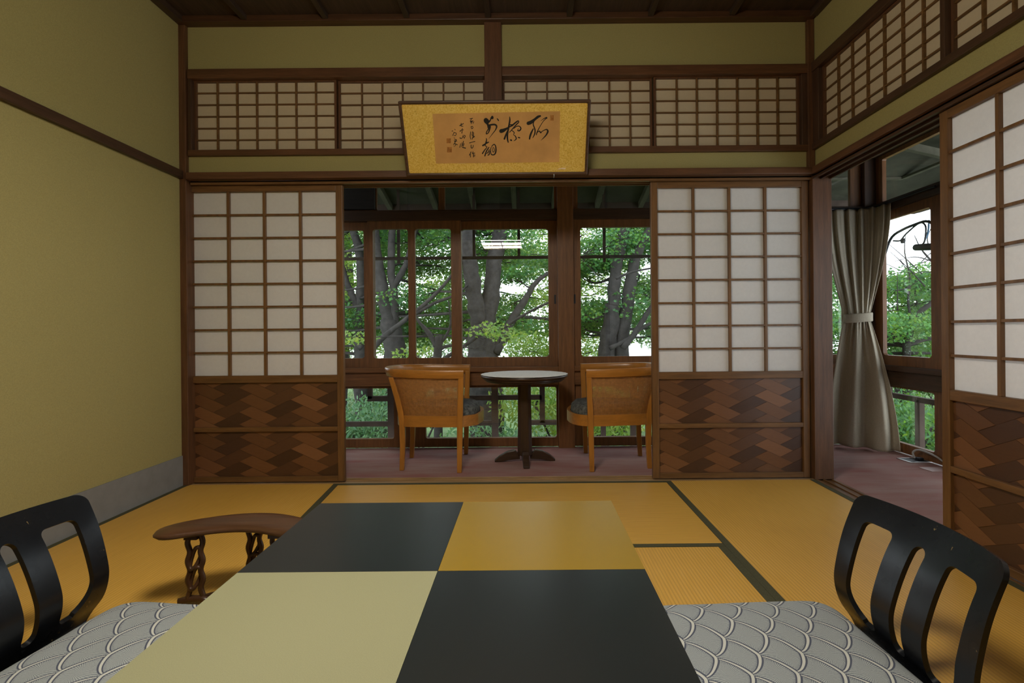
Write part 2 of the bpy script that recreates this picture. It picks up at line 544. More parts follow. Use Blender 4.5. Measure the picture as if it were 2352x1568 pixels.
struct('floor', MB().box(XL - 0.1, XR + 0.05, YF - 0.1, YB, -0.12, -0.05), wood('subfloor_wood', WDARK, 'y'),
       'wooden floor boards lying under the tatami mats', 'floor')
struct('wall_back', MB().box(XL, XR + 0.05, 3.012, 3.085, ZR1, ZC).box(XL, XR + 0.05, 3.012, 3.085, ZN1, ZR0), PLASTER,
       'olive plaster bands of the back wall above and below the paper transom', 'wall')
struct('wall_left', MB().box(XL - 0.09, XL, YF, 3.1, -0.05, ZC), PLASTER, 'olive plaster wall along the left side of the room', 'wall')
struct('wall_right', MB().box(XR + 0.012, XR + 0.085, YF, 3.0, ZR1, ZC).box(XR + 0.012, XR + 0.085, YF, 3.0, ZN1, ZR0)
       .box(XR + 0.012, XR + 0.085, YF, 0.2, -0.05, ZN1).box(XR + 0.012, XR + 0.085, YF, 0.2, ZR0, ZR1), PLASTER,
       'olive plaster bands of the right wall above the side opening', 'wall')
struct('wall_front', MB().box(XL - 0.1, XR + 0.1, YF - 0.08, YF, -0.05, ZC), PLASTER, 'olive plaster wall behind the viewer closing the room', 'wall')
cl = thing('ceiling', 'dark brown board ceiling with thin battens over the tatami room', 'ceiling', (0, 0, ZC), kind='structure')
MB().box(XL - 0.1, XR + 0.1, YF - 0.1, 3.1, 0, 0.05).build('board', wood('ceiling_wood', WCEIL, 'y', 0.6), cl)
for k in range(8):
    x = -1.61 + k * 0.467
    MB().box(x - 0.016, x + 0.016, YF, 2.955, -0.03, 0.0).build('batten', wood('batten_wood', sc(WCEIL, 0.8), 'y', 0.6), cl, bevel=0.003)

tr = [0]
def trim(mb, axis, label, col=WPOST, name='cedar', bevel=0.003, cat='trim'):
    tr[0] += 1
    return struct(f'trim_{tr[0]}', mb, wood(name, col, axis), label, cat, bevel=bevel)
trim(MB().box(-2.03, -1.972, 2.985, 3.10, 0, ZC), 'z', 'slim brown corner post at left end of the back wall', cat='post')
trim(MB().box(-0.235, -0.135, 2.985, 3.10, ZN1, ZC), 'z', 'brown post at the middle of the back wall above the framed calligraphy', cat='post')
trim(MB().box(XR, XR + 0.112, 3.0, 3.112, 0, ZC).box(XR - 0.028, XR + 0.01, 2.985, 3.02, ZN1, ZC), 'z', 'brown corner post between right paper door and side opening', cat='post')
trim(MB().box(-1.965, XR, 2.965, 3.012, ZN0, ZN1), 'x', 'long horizontal brown tie rail above the paper doors on the back wall', cat='rail')
trim(MB().box(XL, -1.985, YF, 2.985, 1.780, 1.826), 'y', 'dark brown tie rail running along the left wall', sc(WDARK, 0.9), 'cedar_deep', cat='rail')  # a darker brown than the other tie rails
trim(MB().box(XR - 0.02, XR + 0.012, YF, 3.0, ZN0, ZN1), 'y', 'brown tie rail along the right wall above the side doors', cat='rail')
trim(MB().box(-1.965, -0.235, 2.99, 3.08, 2.365, ZR1).box(-0.135, XR, 2.99, 3.08, 2.365, ZR1), 'x', 'upper brown frame rail of the back transom', cat='rail')
trim(MB().box(-1.965, XR, 2.99, 3.08, ZR0, 1.95), 'x', 'lower brown frame rail of the back transom', cat='rail')
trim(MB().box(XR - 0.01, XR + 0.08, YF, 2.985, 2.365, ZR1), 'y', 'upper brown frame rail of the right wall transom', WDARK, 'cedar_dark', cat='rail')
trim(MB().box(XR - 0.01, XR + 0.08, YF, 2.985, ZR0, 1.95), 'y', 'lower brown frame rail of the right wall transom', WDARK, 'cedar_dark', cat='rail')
# door heads with grooves, sills
trim(MB().box(-1.965, XR, 3.012, 3.034, 1.752, ZN0).box(-1.965, XR, 3.062, 3.072, 1.752, ZN0).box(-1.965, XR, 3.10, 3.112, 1.752, ZN0).box(-1.965, XR, 3.012, 3.112, 1.765, ZN0),
     'x', 'grooved door head above the back sliding doors', WDOOR, 'door_wood', 0.001, cat='door head')
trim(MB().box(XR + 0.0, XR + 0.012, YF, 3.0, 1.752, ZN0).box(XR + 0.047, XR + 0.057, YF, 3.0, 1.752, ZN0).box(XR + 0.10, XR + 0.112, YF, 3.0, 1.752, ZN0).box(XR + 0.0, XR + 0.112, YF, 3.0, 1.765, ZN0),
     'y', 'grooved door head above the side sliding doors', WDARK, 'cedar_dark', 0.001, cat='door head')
SILLC = (0.33, 0.20, 0.09)
trim(MB().box(-1.97, XR, 3.0, 3.112, -0.03, -0.004).box(-1.97, XR, 3.0, 3.022, -0.004, 0.002).box(-1.97, XR, 3.062, 3.070, -0.004, 0.002).box(-1.97, XR, 3.098, 3.112, -0.004, 0.002),
     'x', 'worn pale grooved sill of the back sliding doors', SILLC, 'worn_sill', 0.001, cat='sill')
trim(MB().box(XR, XR + 0.112, YF, 3.0, -0.03, -0.004).box(XR, XR + 0.016, YF, 3.0, -0.004, 0.002).box(XR + 0.047, XR + 0.057, YF, 3.0, -0.004, 0.002).box(XR + 0.096, XR + 0.112, YF, 3.0, -0.004, 0.002),
     'y', 'brown grooved sill of the side sliding doors', WDOOR, 'door_wood', 0.001, cat='sill')
trim(MB().box(XL, XR, 2.955, 3.012, 2.672, ZC), 'x', 'ceiling moulding along the back wall', sc(WPOST, 0.65), 'moulding', cat='moulding')
trim(MB().box(XL, XL + 0.045, YF, 2.955, 2.672, ZC), 'y', 'dark ceiling moulding along the left wall', WCEIL, 'moulding_dark', cat='moulding')
trim(MB().box(XR - 0.03, XR + 0.012, YF, 2.955, 2.672, ZC), 'y', 'dark ceiling moulding along the right wall', WCEIL, 'moulding_dark', cat='moulding')
struct('baseboard_left', MB().box(XL, XL + 0.006, YF, 2.985, 0.0, 0.175), BASEPAPER, 'grey paper skirting along the foot of the left wall', 'skirting')

# ------------------------------------------------------------------ tatami
def tatami(x0, x1, y0, y1, along, label, edges, sk0=0.0, sk1=0.0):
    """x0, x1 at the far end; sk0, sk1: how far each side drifts in x per metre towards the near end"""
    o = thing('tatami_mat', label, 'tatami mat', (x0, y0, -0.05), group='tatami mats covering the floor')
    w, l = x1 - x0, y1 - y0
    A_ = lambda y: sk0 * (l - y)
    B_ = lambda y: w + sk1 * (l - y)
    def quad(mb, fa, fb, ya, yb, z0, z1):
        q = [(fa(ya), ya), (fb(ya), ya), (fb(yb), yb), (fa(yb), yb)]
        return mb.prism(q, lambda x, y: (x, y, z0), lambda x, y: (x, y, z1))
    g = 0.001
    quad(MB(), lambda y: A_(y) + g, lambda y: B_(y) - g, g, l - g, 0.0, 0.05).build('rush_cover', TAT_Y if along == 'y' else TAT_X, o)
    b = 0.031
    for e in edges:
        if along == 'y':
            fa, fb = (lambda y: A_(y) + g / 2, lambda y: A_(y) + b) if e == 0 else (lambda y: B_(y) - b, lambda y: B_(y) - g / 2)
            quad(MB(), fa, fb, g, l - g, 0.045, 0.0515).build('border', HERI, o)
        else:
            ya, yb = (g / 2, b) if e == 0 else (l - b, l - g / 2)
            quad(MB(), lambda y: A_(y) + g, lambda y: B_(y) - g, ya, yb, 0.045, 0.0515).build('border', HERI, o)
    return o
XA, XB, YM, SK = -1.104, 0.797, 2.085, 0.083
XA2 = XA + SK * (YB - YM)
XA3 = XA + SK * (YB - 1.09)
XM = (XA2 + XB) / 2
tatami(XL, XA, 1.09, YB, 'y', 'tatami mat along the left wall, under the curved armrest', (0, 1), 0, SK)
tatami(XL, XA3, YF, 1.09, 'y', 'tatami mat under the left floor chair', (0, 1), 0, SK)
tatami(XA, XB, YM, YB, 'x', 'tatami mat lying crosswise in front of the open doorway', (0, 1), SK, 0)
tatami(XA2, XM, 0.18, YM, 'y', 'tatami mat under the left half of the low table', (0, 1), SK, 0)
tatami(XM, XB, 0.18, YM, 'y', 'tatami mat between low table and right cushion', (0, 1))
tatami(XA2 + SK * (YM - 0.18), XB, YF, 0.18, 'x', 'tatami mat at the near end of the low table', (0, 1), SK, 0)
tatami(XB, XR, 1.09, YB, 'y', 'tatami mat in front of the right paper door, beside the side opening', (0, 1))
tatami(XB, XR, YF, 1.09, 'y', 'tatami mat under the right floor chair', (0, 1))

# ------------------------------------------------------------------ shoji doors
def clip_poly(poly, x0, x1, z0, z1):
    for ax, lim, sg in ((0, x0, 1), (0, x1, -1), (1, z0, 1), (1, z1, -1)):
        out = []
        for i in range(len(poly)):
            a, b = poly[i], poly[(i + 1) % len(poly)]
            da, db = (a[ax] - lim) * sg, (b[ax] - lim) * sg
            if da >= 0: out.append(a)
            if (da >= 0) != (db >= 0):
                t = da / (da - db)
                out.append((a[0] + (b[0] - a[0]) * t, a[1] + (b[1] - a[1]) * t))
        poly = out
        if len(poly) < 3: return []
    return poly
def ajiro(x0, x1, z0, z1, yb, seed, parent):
    """woven cedar strips: a 2:1 herringbone laid on edge"""
    r = random.Random(seed)
    su, sv = 0.1078, 0.0509
    ox, oz = x1 - 0.055, z0 - 0.02
    mb = MB()
    mb.box(x0, x1, yb - 0.001, yb + 0.003, z0, z1, 1)
    T = lambda x, y: ((x - y) / math.sqrt(2) * su + ox, (x + y) / math.sqrt(2) * sv + oz)
    for i in range(-14, 15):
        for j in range(-8, 9):
            a, b = i + 2 * j, i - 2 * j
            for kind, (bx, by, w, h) in ((1, (a, b, 2, 1)), (0, (a, b + 1, 1, 2))):
                e = 0.012
                q = [T(bx + e, by + e), T(bx + w - e, by + e), T(bx + w - e, by + h - e), T(bx + e, by + h - e)]
                q = clip_poly(q, x0, x1, z0, z1)
                if not q: continue
                t1, t2 = r.uniform(-0.012, 0.012), r.uniform(-0.02, 0.02)
                cx_, cz_ = sum(p[0] for p in q) / len(q), sum(p[1] for p in q) / len(q)
                lift = (0.0035 if kind == 0 else 0.0022)
                mb.prism(q, lambda x, z: (x, yb, z), lambda x, z: (x, yb - lift - (x - cx_) * t1 - (z - cz_) * t2, z), kind)
    return mb.build('woven_panel', [AJL, AJD], parent)
DW, DH = 0.928, 1.752
def shoji_door(name, label, loc, rz, seed):
    o = thing(name, label, 'sliding paper door', loc, rz, kind='structure')
    st = 0.039
    wz, wx = wood('door_wood', WDOOR, 'z'), wood('door_wood', WDOOR, 'x')
    MB().box(0, st, -0.015, 0.015, 0.003, DH).box(DW - st, DW, -0.015, 0.015, 0.003, DH).build('stile', wz, o, bevel=0.002)
    MB().box(st, DW - st, -0.0145, 0.0145, DH - 0.036, DH).box(st, DW - st, -0.0145, 0.0145, 0.589, 0.631).box(st, DW - st, -0.0145, 0.0145, 0.300, 0.326).box(st, DW - st, -0.0145, 0.0145, 0.003, 0.034).build('rail', wx, o, bevel=0.002)
    z0, z1 = 0.631, DH - 0.036
    lt = MB()
    for k in range(1, 4):
        x = st + (DW - 2 * st) * k / 4
        lt.box(x - 0.0075, x + 0.0075, -0.011, 0.006, z0, z1)
    for k in range(1, 8):
        z = z0 + (z1 - z0) * k / 8
        lt.box(st, DW - st, -0.009, 0.005, z - 0.0055, z + 0.0055)
    lt.build('lattice', wz, o, bevel=0.001)
    MB().box(st - 0.005, DW - st + 0.005, 0.0062, 0.007, z0 - 0.005, z1 + 0.005).build('paper', PAPER, o)
    ajiro(st, DW - st, 0.326, 0.589, 0.004, seed, o)
    ajiro(st, DW - st, 0.034, 0.300, 0.004, seed + 50, o)
    return o
d1 = shoji_door('door_1', 'white paper sliding door at the left side of the back opening, beside the plaster wall', (-2.012, 3.048, 0), 0, 1)
d2 = shoji_door('door_2', 'white paper sliding door at the right side of the back opening, beside the corner post', (0.735, 3.048, 0), 0, 2)
d3 = shoji_door('door_3', 'white paper sliding door half closing the opening in the right wall', (XR + 0.032, 2.098, 0), -PI / 2, 3)
d4 = copy_tree(d3); d4.name = 'door_4'; d4.location = (XR + 0.078, 1.20, 0)
d4['label'] = 'white paper sliding door behind the half closed side door, out of view'

# ------------------------------------------------------------------ transom screens
wi = [0]
def ranma(label, loc, rz, w=0.835):
    wi[0] += 1
    o = thing(f'window_{wi[0]}', label, 'transom screen', loc, rz, kind='structure')
    z0, z1, fr = 1.95, 2.365, 0.012
    MB().box(0, fr, -0.012, 0.012, z0, z1).box(w - fr, w, -0.012, 0.012, z0, z1).box(fr, w - fr, -0.0115, 0.0115, z0, z0 + 0.008).box(fr, w - fr, -0.0115, 0.0115, z1 - 0.008, z1).build('frame', wood('cedar', WPOST, 'z'), o, bevel=0.001)
    lt = MB()
    for k in range(1, 7):
        x = fr + (w - 2 * fr) * k / 7 + (0.006 if k else 0)
        lt.box(x - 0.0045, x + 0.0045, -0.009, 0.004, z0 + 0.008, z1 - 0.008)
    for k in range(1, 6):
        z = z0 + (z1 - z0) * k / 6
        lt.box(fr, w - fr, -0.008, 0.003, z - 0.0035, z + 0.0035)
    lt.build('lattice', wood('lattice_wood', (0.15, 0.075, 0.025), 'x'), o)
    MB().box(fr - 0.003, w - fr + 0.003, 0.0042, 0.005, z0, z1).build('paper', RPAPER, o)
    return o
ranma('paper transom screen nearest the left wall', (-1.945, 3.035, 0), 0)
ranma('paper transom screen behind the left part of the framed calligraphy', (-1.105, 3.052, 0), 0, 0.868)
ranma('paper transom screen behind the right part of the framed calligraphy', (-0.135, 3.052, 0), 0, 0.885)
ranma('paper transom screen over the right paper door of the back opening', (0.755, 3.035, 0), 0, 0.855)
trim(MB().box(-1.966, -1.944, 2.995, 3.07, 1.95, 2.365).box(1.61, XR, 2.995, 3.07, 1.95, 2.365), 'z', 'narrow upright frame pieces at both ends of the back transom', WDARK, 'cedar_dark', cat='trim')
ranma('paper transom screen on the right wall nearest the corner post', (XR + 0.032, 2.925, 0), -PI / 2, 0.86)
ranma('paper transom screen on the right wall at the picture edge', (XR + 0.032, 2.04, 0), -PI / 2, 0.86)
ranma('paper transom screen on the right wall beyond the picture edge', (XR + 0.032, 1.155, 0), -PI / 2, 0.86)
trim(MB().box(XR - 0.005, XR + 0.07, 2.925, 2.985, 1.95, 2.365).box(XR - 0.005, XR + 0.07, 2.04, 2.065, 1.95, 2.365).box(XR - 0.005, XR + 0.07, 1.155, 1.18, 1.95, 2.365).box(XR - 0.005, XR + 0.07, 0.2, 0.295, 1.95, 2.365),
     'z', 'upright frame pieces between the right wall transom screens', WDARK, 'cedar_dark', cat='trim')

# ------------------------------------------------------------------ veranda
XW, YW = 2.66, 3.95
tag(MB().box(-2.3, XW - 0.03, 3.112, YW - 0.03, -0.03, -0.003).box(XR + 0.112, XW - 0.03, YF, 3.112, -0.03, -0.003).build('carpet', CARPET),
    'faded rose carpet covering the window veranda floor', 'carpet')
struct('floor_veranda', MB().box(-2.4, XW + 0.1, 3.0, YW + 0.1, -0.12, -0.03).box(XR + 0.05, XW + 0.1, YF - 0.1, 3.0, -0.12, -0.03), wood('subfloor_wood', WDARK, 'y'), 'wooden floor under the veranda carpet', 'floor')
struct('ceiling_veranda', MB().box(-2.4, XW + 0.1, 3.085, YW + 0.1, 2.42, 2.46).box(XR + 0.085, XW + 0.1, YF - 0.1, 3.085, 2.42, 2.46), wood('ceiling_wood', WCEIL, 'y', 0.6), 'dark board ceiling of the window veranda', 'ceiling')
struct('wall_veranda_left', MB().box(-2.4, -2.3, 3.085, YW + 0.1, -0.05, 2.42), PLASTER, 'plaster wall closing the left end of the veranda', 'wall')
struct('wall_veranda_front', MB().box(XR + 0.085, XW + 0.1, YF - 0.1, YF, -0.05, 2.42), PLASTER, 'plaster wall closing the near end of the side veranda', 'wall')

def sash(label, base, rz, x0, x1, z0, z1, panes, r=0.022, y=0.0, t=0.03, cat='window'):
    """a wooden sash with round-cornered panes, in the plane local y = y"""
    wi[0] += 1
    o = thing(f'window_{wi[0]}', label, cat, base, rz, kind='structure')
    mb = MB()
    cuts = sorted(panes)
    # split the width into one cell per pane
    edges = [x0] + [(cuts[i][1] + cuts[i + 1][0]) / 2 for i in range(len(cuts) - 1)] + [x1]
    for (g0, g1, gz0, gz1), e0, e1 in zip(cuts, edges[:-1], edges[1:]):
        inner, outer = [], []
        for cx_, cz_, a0, oc in ((g1 - r, gz1 - r, 0, (e1, z1)), (g0 + r, gz1 - r, 90, (e0, z1)), (g0 + r, gz0 + r, 180, (e0, z0)), (g1 - r, gz0 + r, 270, (e1, z0))):
            for k in range(6):
                a = R(a0 + 90 * k / 5)
                inner.append((cx_ + r * math.cos(a), cz_ + r * math.sin(a))); outer.append(oc)
        n = len(inner)
        rows = []
        for pts, yy in ((inner, y - t / 2), (outer, y - t / 2), (inner, y + t / 2), (outer, y + t / 2)):
            rows.append(mb.add([(p[0], yy, p[1]) for p in pts]))
        for i in range(n):
            j = (i + 1) % n
            for a, b in ((rows[0], rows[1]), (rows[2], rows[3]), (rows[0], rows[2]), (rows[1], rows[3])):
                if outer[i] == outer[j] and (a, b) == (rows[1], rows[3]): continue
                if outer[i] == outer[j] and a in (rows[0], rows[2]) and b in (rows[1], rows[3]):
                    mb.face((a + i, a + j, b + j))
                else:
                    mb.face((a + i, a + j, b + j, b + i))
    mb.build('window_frame', wood('window_wood', WWIN, 'z'), o)
    for g0, g1, gz0, gz1 in cuts:
        MB().box(g0 - 0.004, g1 + 0.004, y - 0.0015, y + 0.0015, gz0 - 0.004, gz1 + 0.004).build('window_pane', GLASS, o)
    return o
def X4(px): return (px - 1212.3) / F * YW
zu0, zu1, gu0, gu1 = 0.612, 1.725, 0.682, 1.665
B4 = (0, YW, 0)
sash('veranda window sash partly behind the left paper door', B4, 0, -2.28, X4(862), zu0, zu1, [(-2.2, X4(838), gu0, gu1)], y=0.018)
sash('narrow veranda window sash with two tall panes, behind the left rattan chair', B4, 0, X4(850), X4(1063), zu0, zu1, [(X4(862), X4(942), gu0, gu1), (X4(958), X4(1040), gu0, gu1)], y=-0.018)
sash('wide middle veranda window sash, behind the round table', B4, 0, X4(1050), X4(1282), zu0, zu1, [(X4(1063), X4(1262), gu0, gu1)], y=0.018)
sash('veranda window sash to the right of the veranda post', B4, 0, X4(1318), 1.30, zu0, zu1, [(X4(1335), 1.24, gu0, gu1)], y=-0.018)
sash('veranda window sash hidden behind the right paper door', B4, 0, 1.28, 1.87, zu0, zu1, [(1.34, 1.81, gu0, gu1)], y=0.018)
sash('veranda window sash at the corner, beside the curtain', B4, 0, 1.84, 2.56, zu0, zu1, [(1.90, 2.41, gu0, gu1)], y=-0.018)
low = [(-2.2, X4(906), 0.066, 0.452), (X4(978), X4(1278), 0.066, 0.452), (X4(1345), 1.28, 0.066, 0.452), (1.40, 2.42, 0.066, 0.452)]
for (g0, g1, a, b), (e0, e1), lb in zip(low, ((-2.28, (X4(906) + X4(978)) / 2), ((X4(906) + X4(978)) / 2, X4(1282)), (X4(1318), 1.34), (1.34, 2.56)),
        ('low fixed window beside the left rattan chair', 'low fixed window behind the round table pedestal', 'low fixed window behind the right rattan chair', 'low fixed window at the veranda corner')):
    sash(lb, B4, 0, e0, e1, 0.0, 0.47, [(g0, g1, a, b)], r=0.018, y=0.0, t=0.04)
for nm, x, yy in (('window_9', X4(1277), 0.0), ('window_10', X4(1321), -0.036)):
    w = next(o for o in bpy.data.objects if o.get('label') == {'window_9': 'wide middle veranda window sash, behind the round table', 'window_10': 'veranda window sash to the right of the veranda post'}[nm])
    z = P(1300, 687, YW).z
    MB().box(x - 0.007, x + 0.007, yy - 0.0005, yy + 0.004, z - 0.035, z + 0.035).build('finger_pull', RUBBER, w, bevel=0.001)
# transom lights above the sashes
tz0, tz1 = 1.80, 2.16
sash('upper transom light of the back veranda, left of the veranda post', B4, 0, -2.28, X4(1282), tz0, tz1, [(X4(870), X4(1012), tz0 + 0.012, tz1 - 0.03), (X4(1026), X4(1276), tz0 + 0.012, tz1 - 0.03)], r=0.01, t=0.03, cat='transom light')
sash('upper transom light of the back veranda, right of the veranda post', B4, 0, X4(1318), 2.56, tz0, tz1, [(X4(1330), 1.30, tz0 + 0.012, tz1 - 0.03), (1.36, 2.48, tz0 + 0.012, tz1 - 0.03)], r=0.01, t=0.03, cat='transom light')
trim(MB().box(-2.3, X4(1282), YW - 0.06, YW + 0.05, 1.725, 1.80).box(X4(1318), 2.56, YW - 0.06, YW + 0.05, 1.725, 1.80), 'x', 'dark head rail over the back veranda windows', sc(WDARK, 0.75), 'cedar_black', cat='rail')
trim(MB().box(-2.3, X4(1282), YW - 0.05, YW + 0.05, 0.47, 0.575).box(-2.3, X4(1282), YW - 0.075, YW + 0.05, 0.575, 0.612).box(X4(1318), 2.56, YW - 0.05, YW + 0.05, 0.47, 0.575).box(X4(1318), 2.56, YW - 0.075, YW + 0.05, 0.575, 0.612),
     'x', 'brown sill rail under the back veranda windows', WWIN, 'window_wood', cat='rail')
trim(MB().box(X4(1282), X4(1318), YW - 0.075, YW + 0.06, -0.03, 2.42), 'z', 'brown post between the veranda windows, right of the round table', WWIN, 'window_wood', cat='post')
trim(MB().box(2.56, XW + 0.06, YW - 0.06, YW + 0.06, -0.03, 2.42), 'z', 'dark corner post of the veranda behind the curtain', WDARK, 'cedar_dark', cat='post')
trim(MB().box(-2.3, XW, YW - 0.05, YW + 0.05, 2.16, 2.42), 'x', 'dark top beam over the back veranda windows', sc(WDARK, 0.75), 'cedar_black', cat='beam')
# right side of the veranda: local x runs along -Y
B5 = (XW, 0, 0); RZ5 = -PI / 2
ys = [(3.885, 3.265, 3.80, 3.345), (3.29, 2.36, 3.22, 2.43), (2.39, 1.46, 2.32, 1.53), (1.49, 0.56, 1.42, 0.63), (0.59, -0.74, 0.52, -0.66)]
for i, (a, b, g0, g1) in enumerate(ys):
    where = ('beside the curtain, its glass in view', 'just past the half closed side door', 'behind the half closed side door', 'beyond the side doors, out of view', 'at the near end of the veranda, out of view')[i]
    sash(f'side veranda window sash {where}', B5, RZ5, -a, -b, zu0, zu1, [(-g0, -g1, gu0, gu1)], y=(0.018 if i % 2 else -0.018))
    sash(f'low side veranda window {where}', B5, RZ5, -a, -b, 0.0, 0.47, [(-g0, -g1, 0.066, 0.452)], r=0.018, t=0.035, y=(0.001 * i))
sash('upper transom light of the side veranda', B5, RZ5, -3.89, 0.74, tz0, tz1, [(-3.82, -2.5, tz0 + 0.012, tz1 - 0.03), (-2.42, -0.9, tz0 + 0.012, tz1 - 0.03), (-0.82, 0.66, tz0 + 0.012, tz1 - 0.03)], r=0.01, cat='transom light')
trim(MB().box(XW - 0.06, XW + 0.05, YF, 3.89, 1.725, 1.80), 'y', 'dark head rail over the side veranda windows', sc(WDARK, 0.75), 'cedar_black', cat='rail')
trim(MB().box(XW - 0.05, XW + 0.05, YF, 3.89, 0.47, 0.575).box(XW - 0.075, XW + 0.05, YF, 3.89, 0.575, 0.612), 'y', 'brown sill rail under the side veranda windows', WDARK, 'cedar_dark', cat='rail')
trim(MB().box(XW - 0.05, XW + 0.05, YF, 3.89, 2.16, 2.42), 'y', 'dark top beam over the side veranda windows', sc(WDARK, 0.75), 'cedar_black', cat='beam')
trim(MB().box(XR + 0.092, XR + 0.14, YF, 3.0, ZN1, 2.42), 'y', 'dark beam over the side opening, veranda side', sc(WDARK, 0.6), 'cedar_black', cat='beam')
# dark closed board in the upper left transom
tag(MB().box(X4(792), X4(868), YW - 0.05, YW - 0.016, 1.815, 2.06).build('shutter_box', wood('black_board', (0.018, 0.015, 0.013), 'x', 0.7), bevel=0.004),
    'black box fixed in front of the transom light above the left veranda sash', 'box')

# ------------------------------------------------------------------ outside: eaves, railing
ev = thing('roof_eave', 'underside of the roof eave with pale rafters outside the veranda', 'eave', (0, YW, 2.36), kind='structure')
def eave_z(d): return 0.12 - d * 0.235
mb = MB()
def slab(x, y, d): return (x, y, eave_z(d))
mb.prism([(-4, 0.05), (3.96, 0.05), (3.96, 1.3), (-4, 1.3)], lambda x, y: (x, y, eave_z(y)), lambda x, y: (x, y, eave_z(y) + 0.05))
mb.prism([(2.71, -4.8), (3.96, -4.8), (3.96, 0.05), (2.71, 0.05)], lambda x, y: (x, y, eave_z(x - 2.66)), lambda x, y: (x, y, eave_z(x - 2.66) + 0.05))
mb.build('board', EAVEW, ev)
for x in (-3.2, -2.75, -2.3, -1.85, -1.38, -0.92, -0.53, -0.12, 0.28, 0.72, 1.16, 1.6, 2.04, 2.48):
    MB().bar((x, 0.06, eave_z(0.06) - 0.03), (x, 1.28, eave_z(1.28) - 0.03), 0.045, 0.06).build('rafter', RAFTER, ev)
for y in np.arange(-4.4, 0.6, 0.42):
    MB().bar((2.72, y, eave_z(0.06) - 0.03), (3.94, y, eave_z(1.28) - 0.03), 0.045, 0.06).build('rafter', RAFTER, ev)
for d in (0.45, 0.85):
    MB().box(-4, 2.66 + d, d - 0.02, d + 0.02, eave_z(d) - 0.02, eave_z(d)).build('batten', RAFTER, ev)
    MB().box(2.66 + d - 0.02, 2.66 + d + 0.02, -4.8, d - 0.02, eave_z(d) - 0.02, eave_z(d)).build('batten', RAFTER, ev)
MB().box(-4, 3.98, 1.28, 1.33, eave_z(1.3) - 0.13, eave_z(1.3) + 0.06).box(3.94, 3.99, -4.8, 1.28, eave_z(1.3) - 0.13, eave_z(1.3) + 0.06).build('fascia', RAILW, ev)

rl = thing('railing', 'weathered wooden balcony railing of key-pattern bars outside the veranda windows', 'railing', (0, 4.38, 0))
W4 = 0.045
def YX(px): return (px - 1213) / F * 4.38
def rz_(py): return EYE - (py - 759) * 4.38 / F
post, bars = [], []
for x in (-3.2, -2.2, YX(900), -0.28 + 0.0, 0.9, 2.0, 3.06):
    MB().box(x - 0.028, x + 0.028, -0.028, 0.028, -0.42, 0.62).build('post', RAILW, rl, bevel=0.003)
MB().box(-3.5, 3.1, -0.03, 0.03, 0.57, 0.62).box(3.03, 3.09, -5.2, -0.03, 0.57, 0.62).build('top_rail', RAILW, rl, bevel=0.004)
bm_ = MB()
zA, zB = rz_(911), rz_(969)
bm_.box(-3.5, YX(906), -0.018, 0.018, zB - 0.02, zB + 0.02)
bm_.box(YX(846), YX(906), -0.018, 0.018, zA - 0.022, zA + 0.022).box(YX(846), YX(856), -0.018, 0.018, zA, 0.57)
bm_.box(YX(1060), YX(1245), -0.018, 0.018, zA - 0.02, zA + 0.02)
bm_.box(YX(1130), YX(1142), -0.018, 0.018, -0.42, zA)
bm_.box(YX(1240), YX(1252), -0.018, 0.018, zB, 0.57)
bm_.box(YX(1200), 0.9, -0.018, 0.018, zB - 0.02, zB + 0.02)
bm_.box(YX(900), YX(1130), -0.018, 0.018, zB - 0.02, zB + 0.02)
bm_.box(0.9, 2.0, -0.018, 0.018, zA - 0.02, zA + 0.02).box(1.4, 1.44, -0.018, 0.018, -0.42, zA)
bm_.box(2.0, 3.06, -0.018, 0.018, zA - 0.02, zA + 0.02).box(0.62, 0.66, -0.018, 0.018, -0.42, zB)
bm_.box(3.04, 3.08, -5.2, 0.0, zA - 0.02, zA + 0.02)
for yy in (-0.36, -1.3, -2.3, -3.3):
    bm_.box(3.04, 3.08, yy - 0.025, yy + 0.025, -0.42, zA)
bm_.box(3.04, 3.08, -0.85, -0.60, 0.03, 0.07).box(3.04, 3.08, -0.64, -0.60, -0.42, 0.07)
bm_.build('key_pattern_bar', RAILW, rl)
MB().box(-3.5, 3.1, -0.38, 0.06, -0.47, -0.42).box(2.72, 3.1, -5.2, -0.38, -0.47, -0.42).build('deck', RAILW, rl)

struct('ground', MB().box(-40, 40, 3.0, 70, -3.2, -3.0), GROUNDM, 'mossy ground sloping away below the house', 'ground')

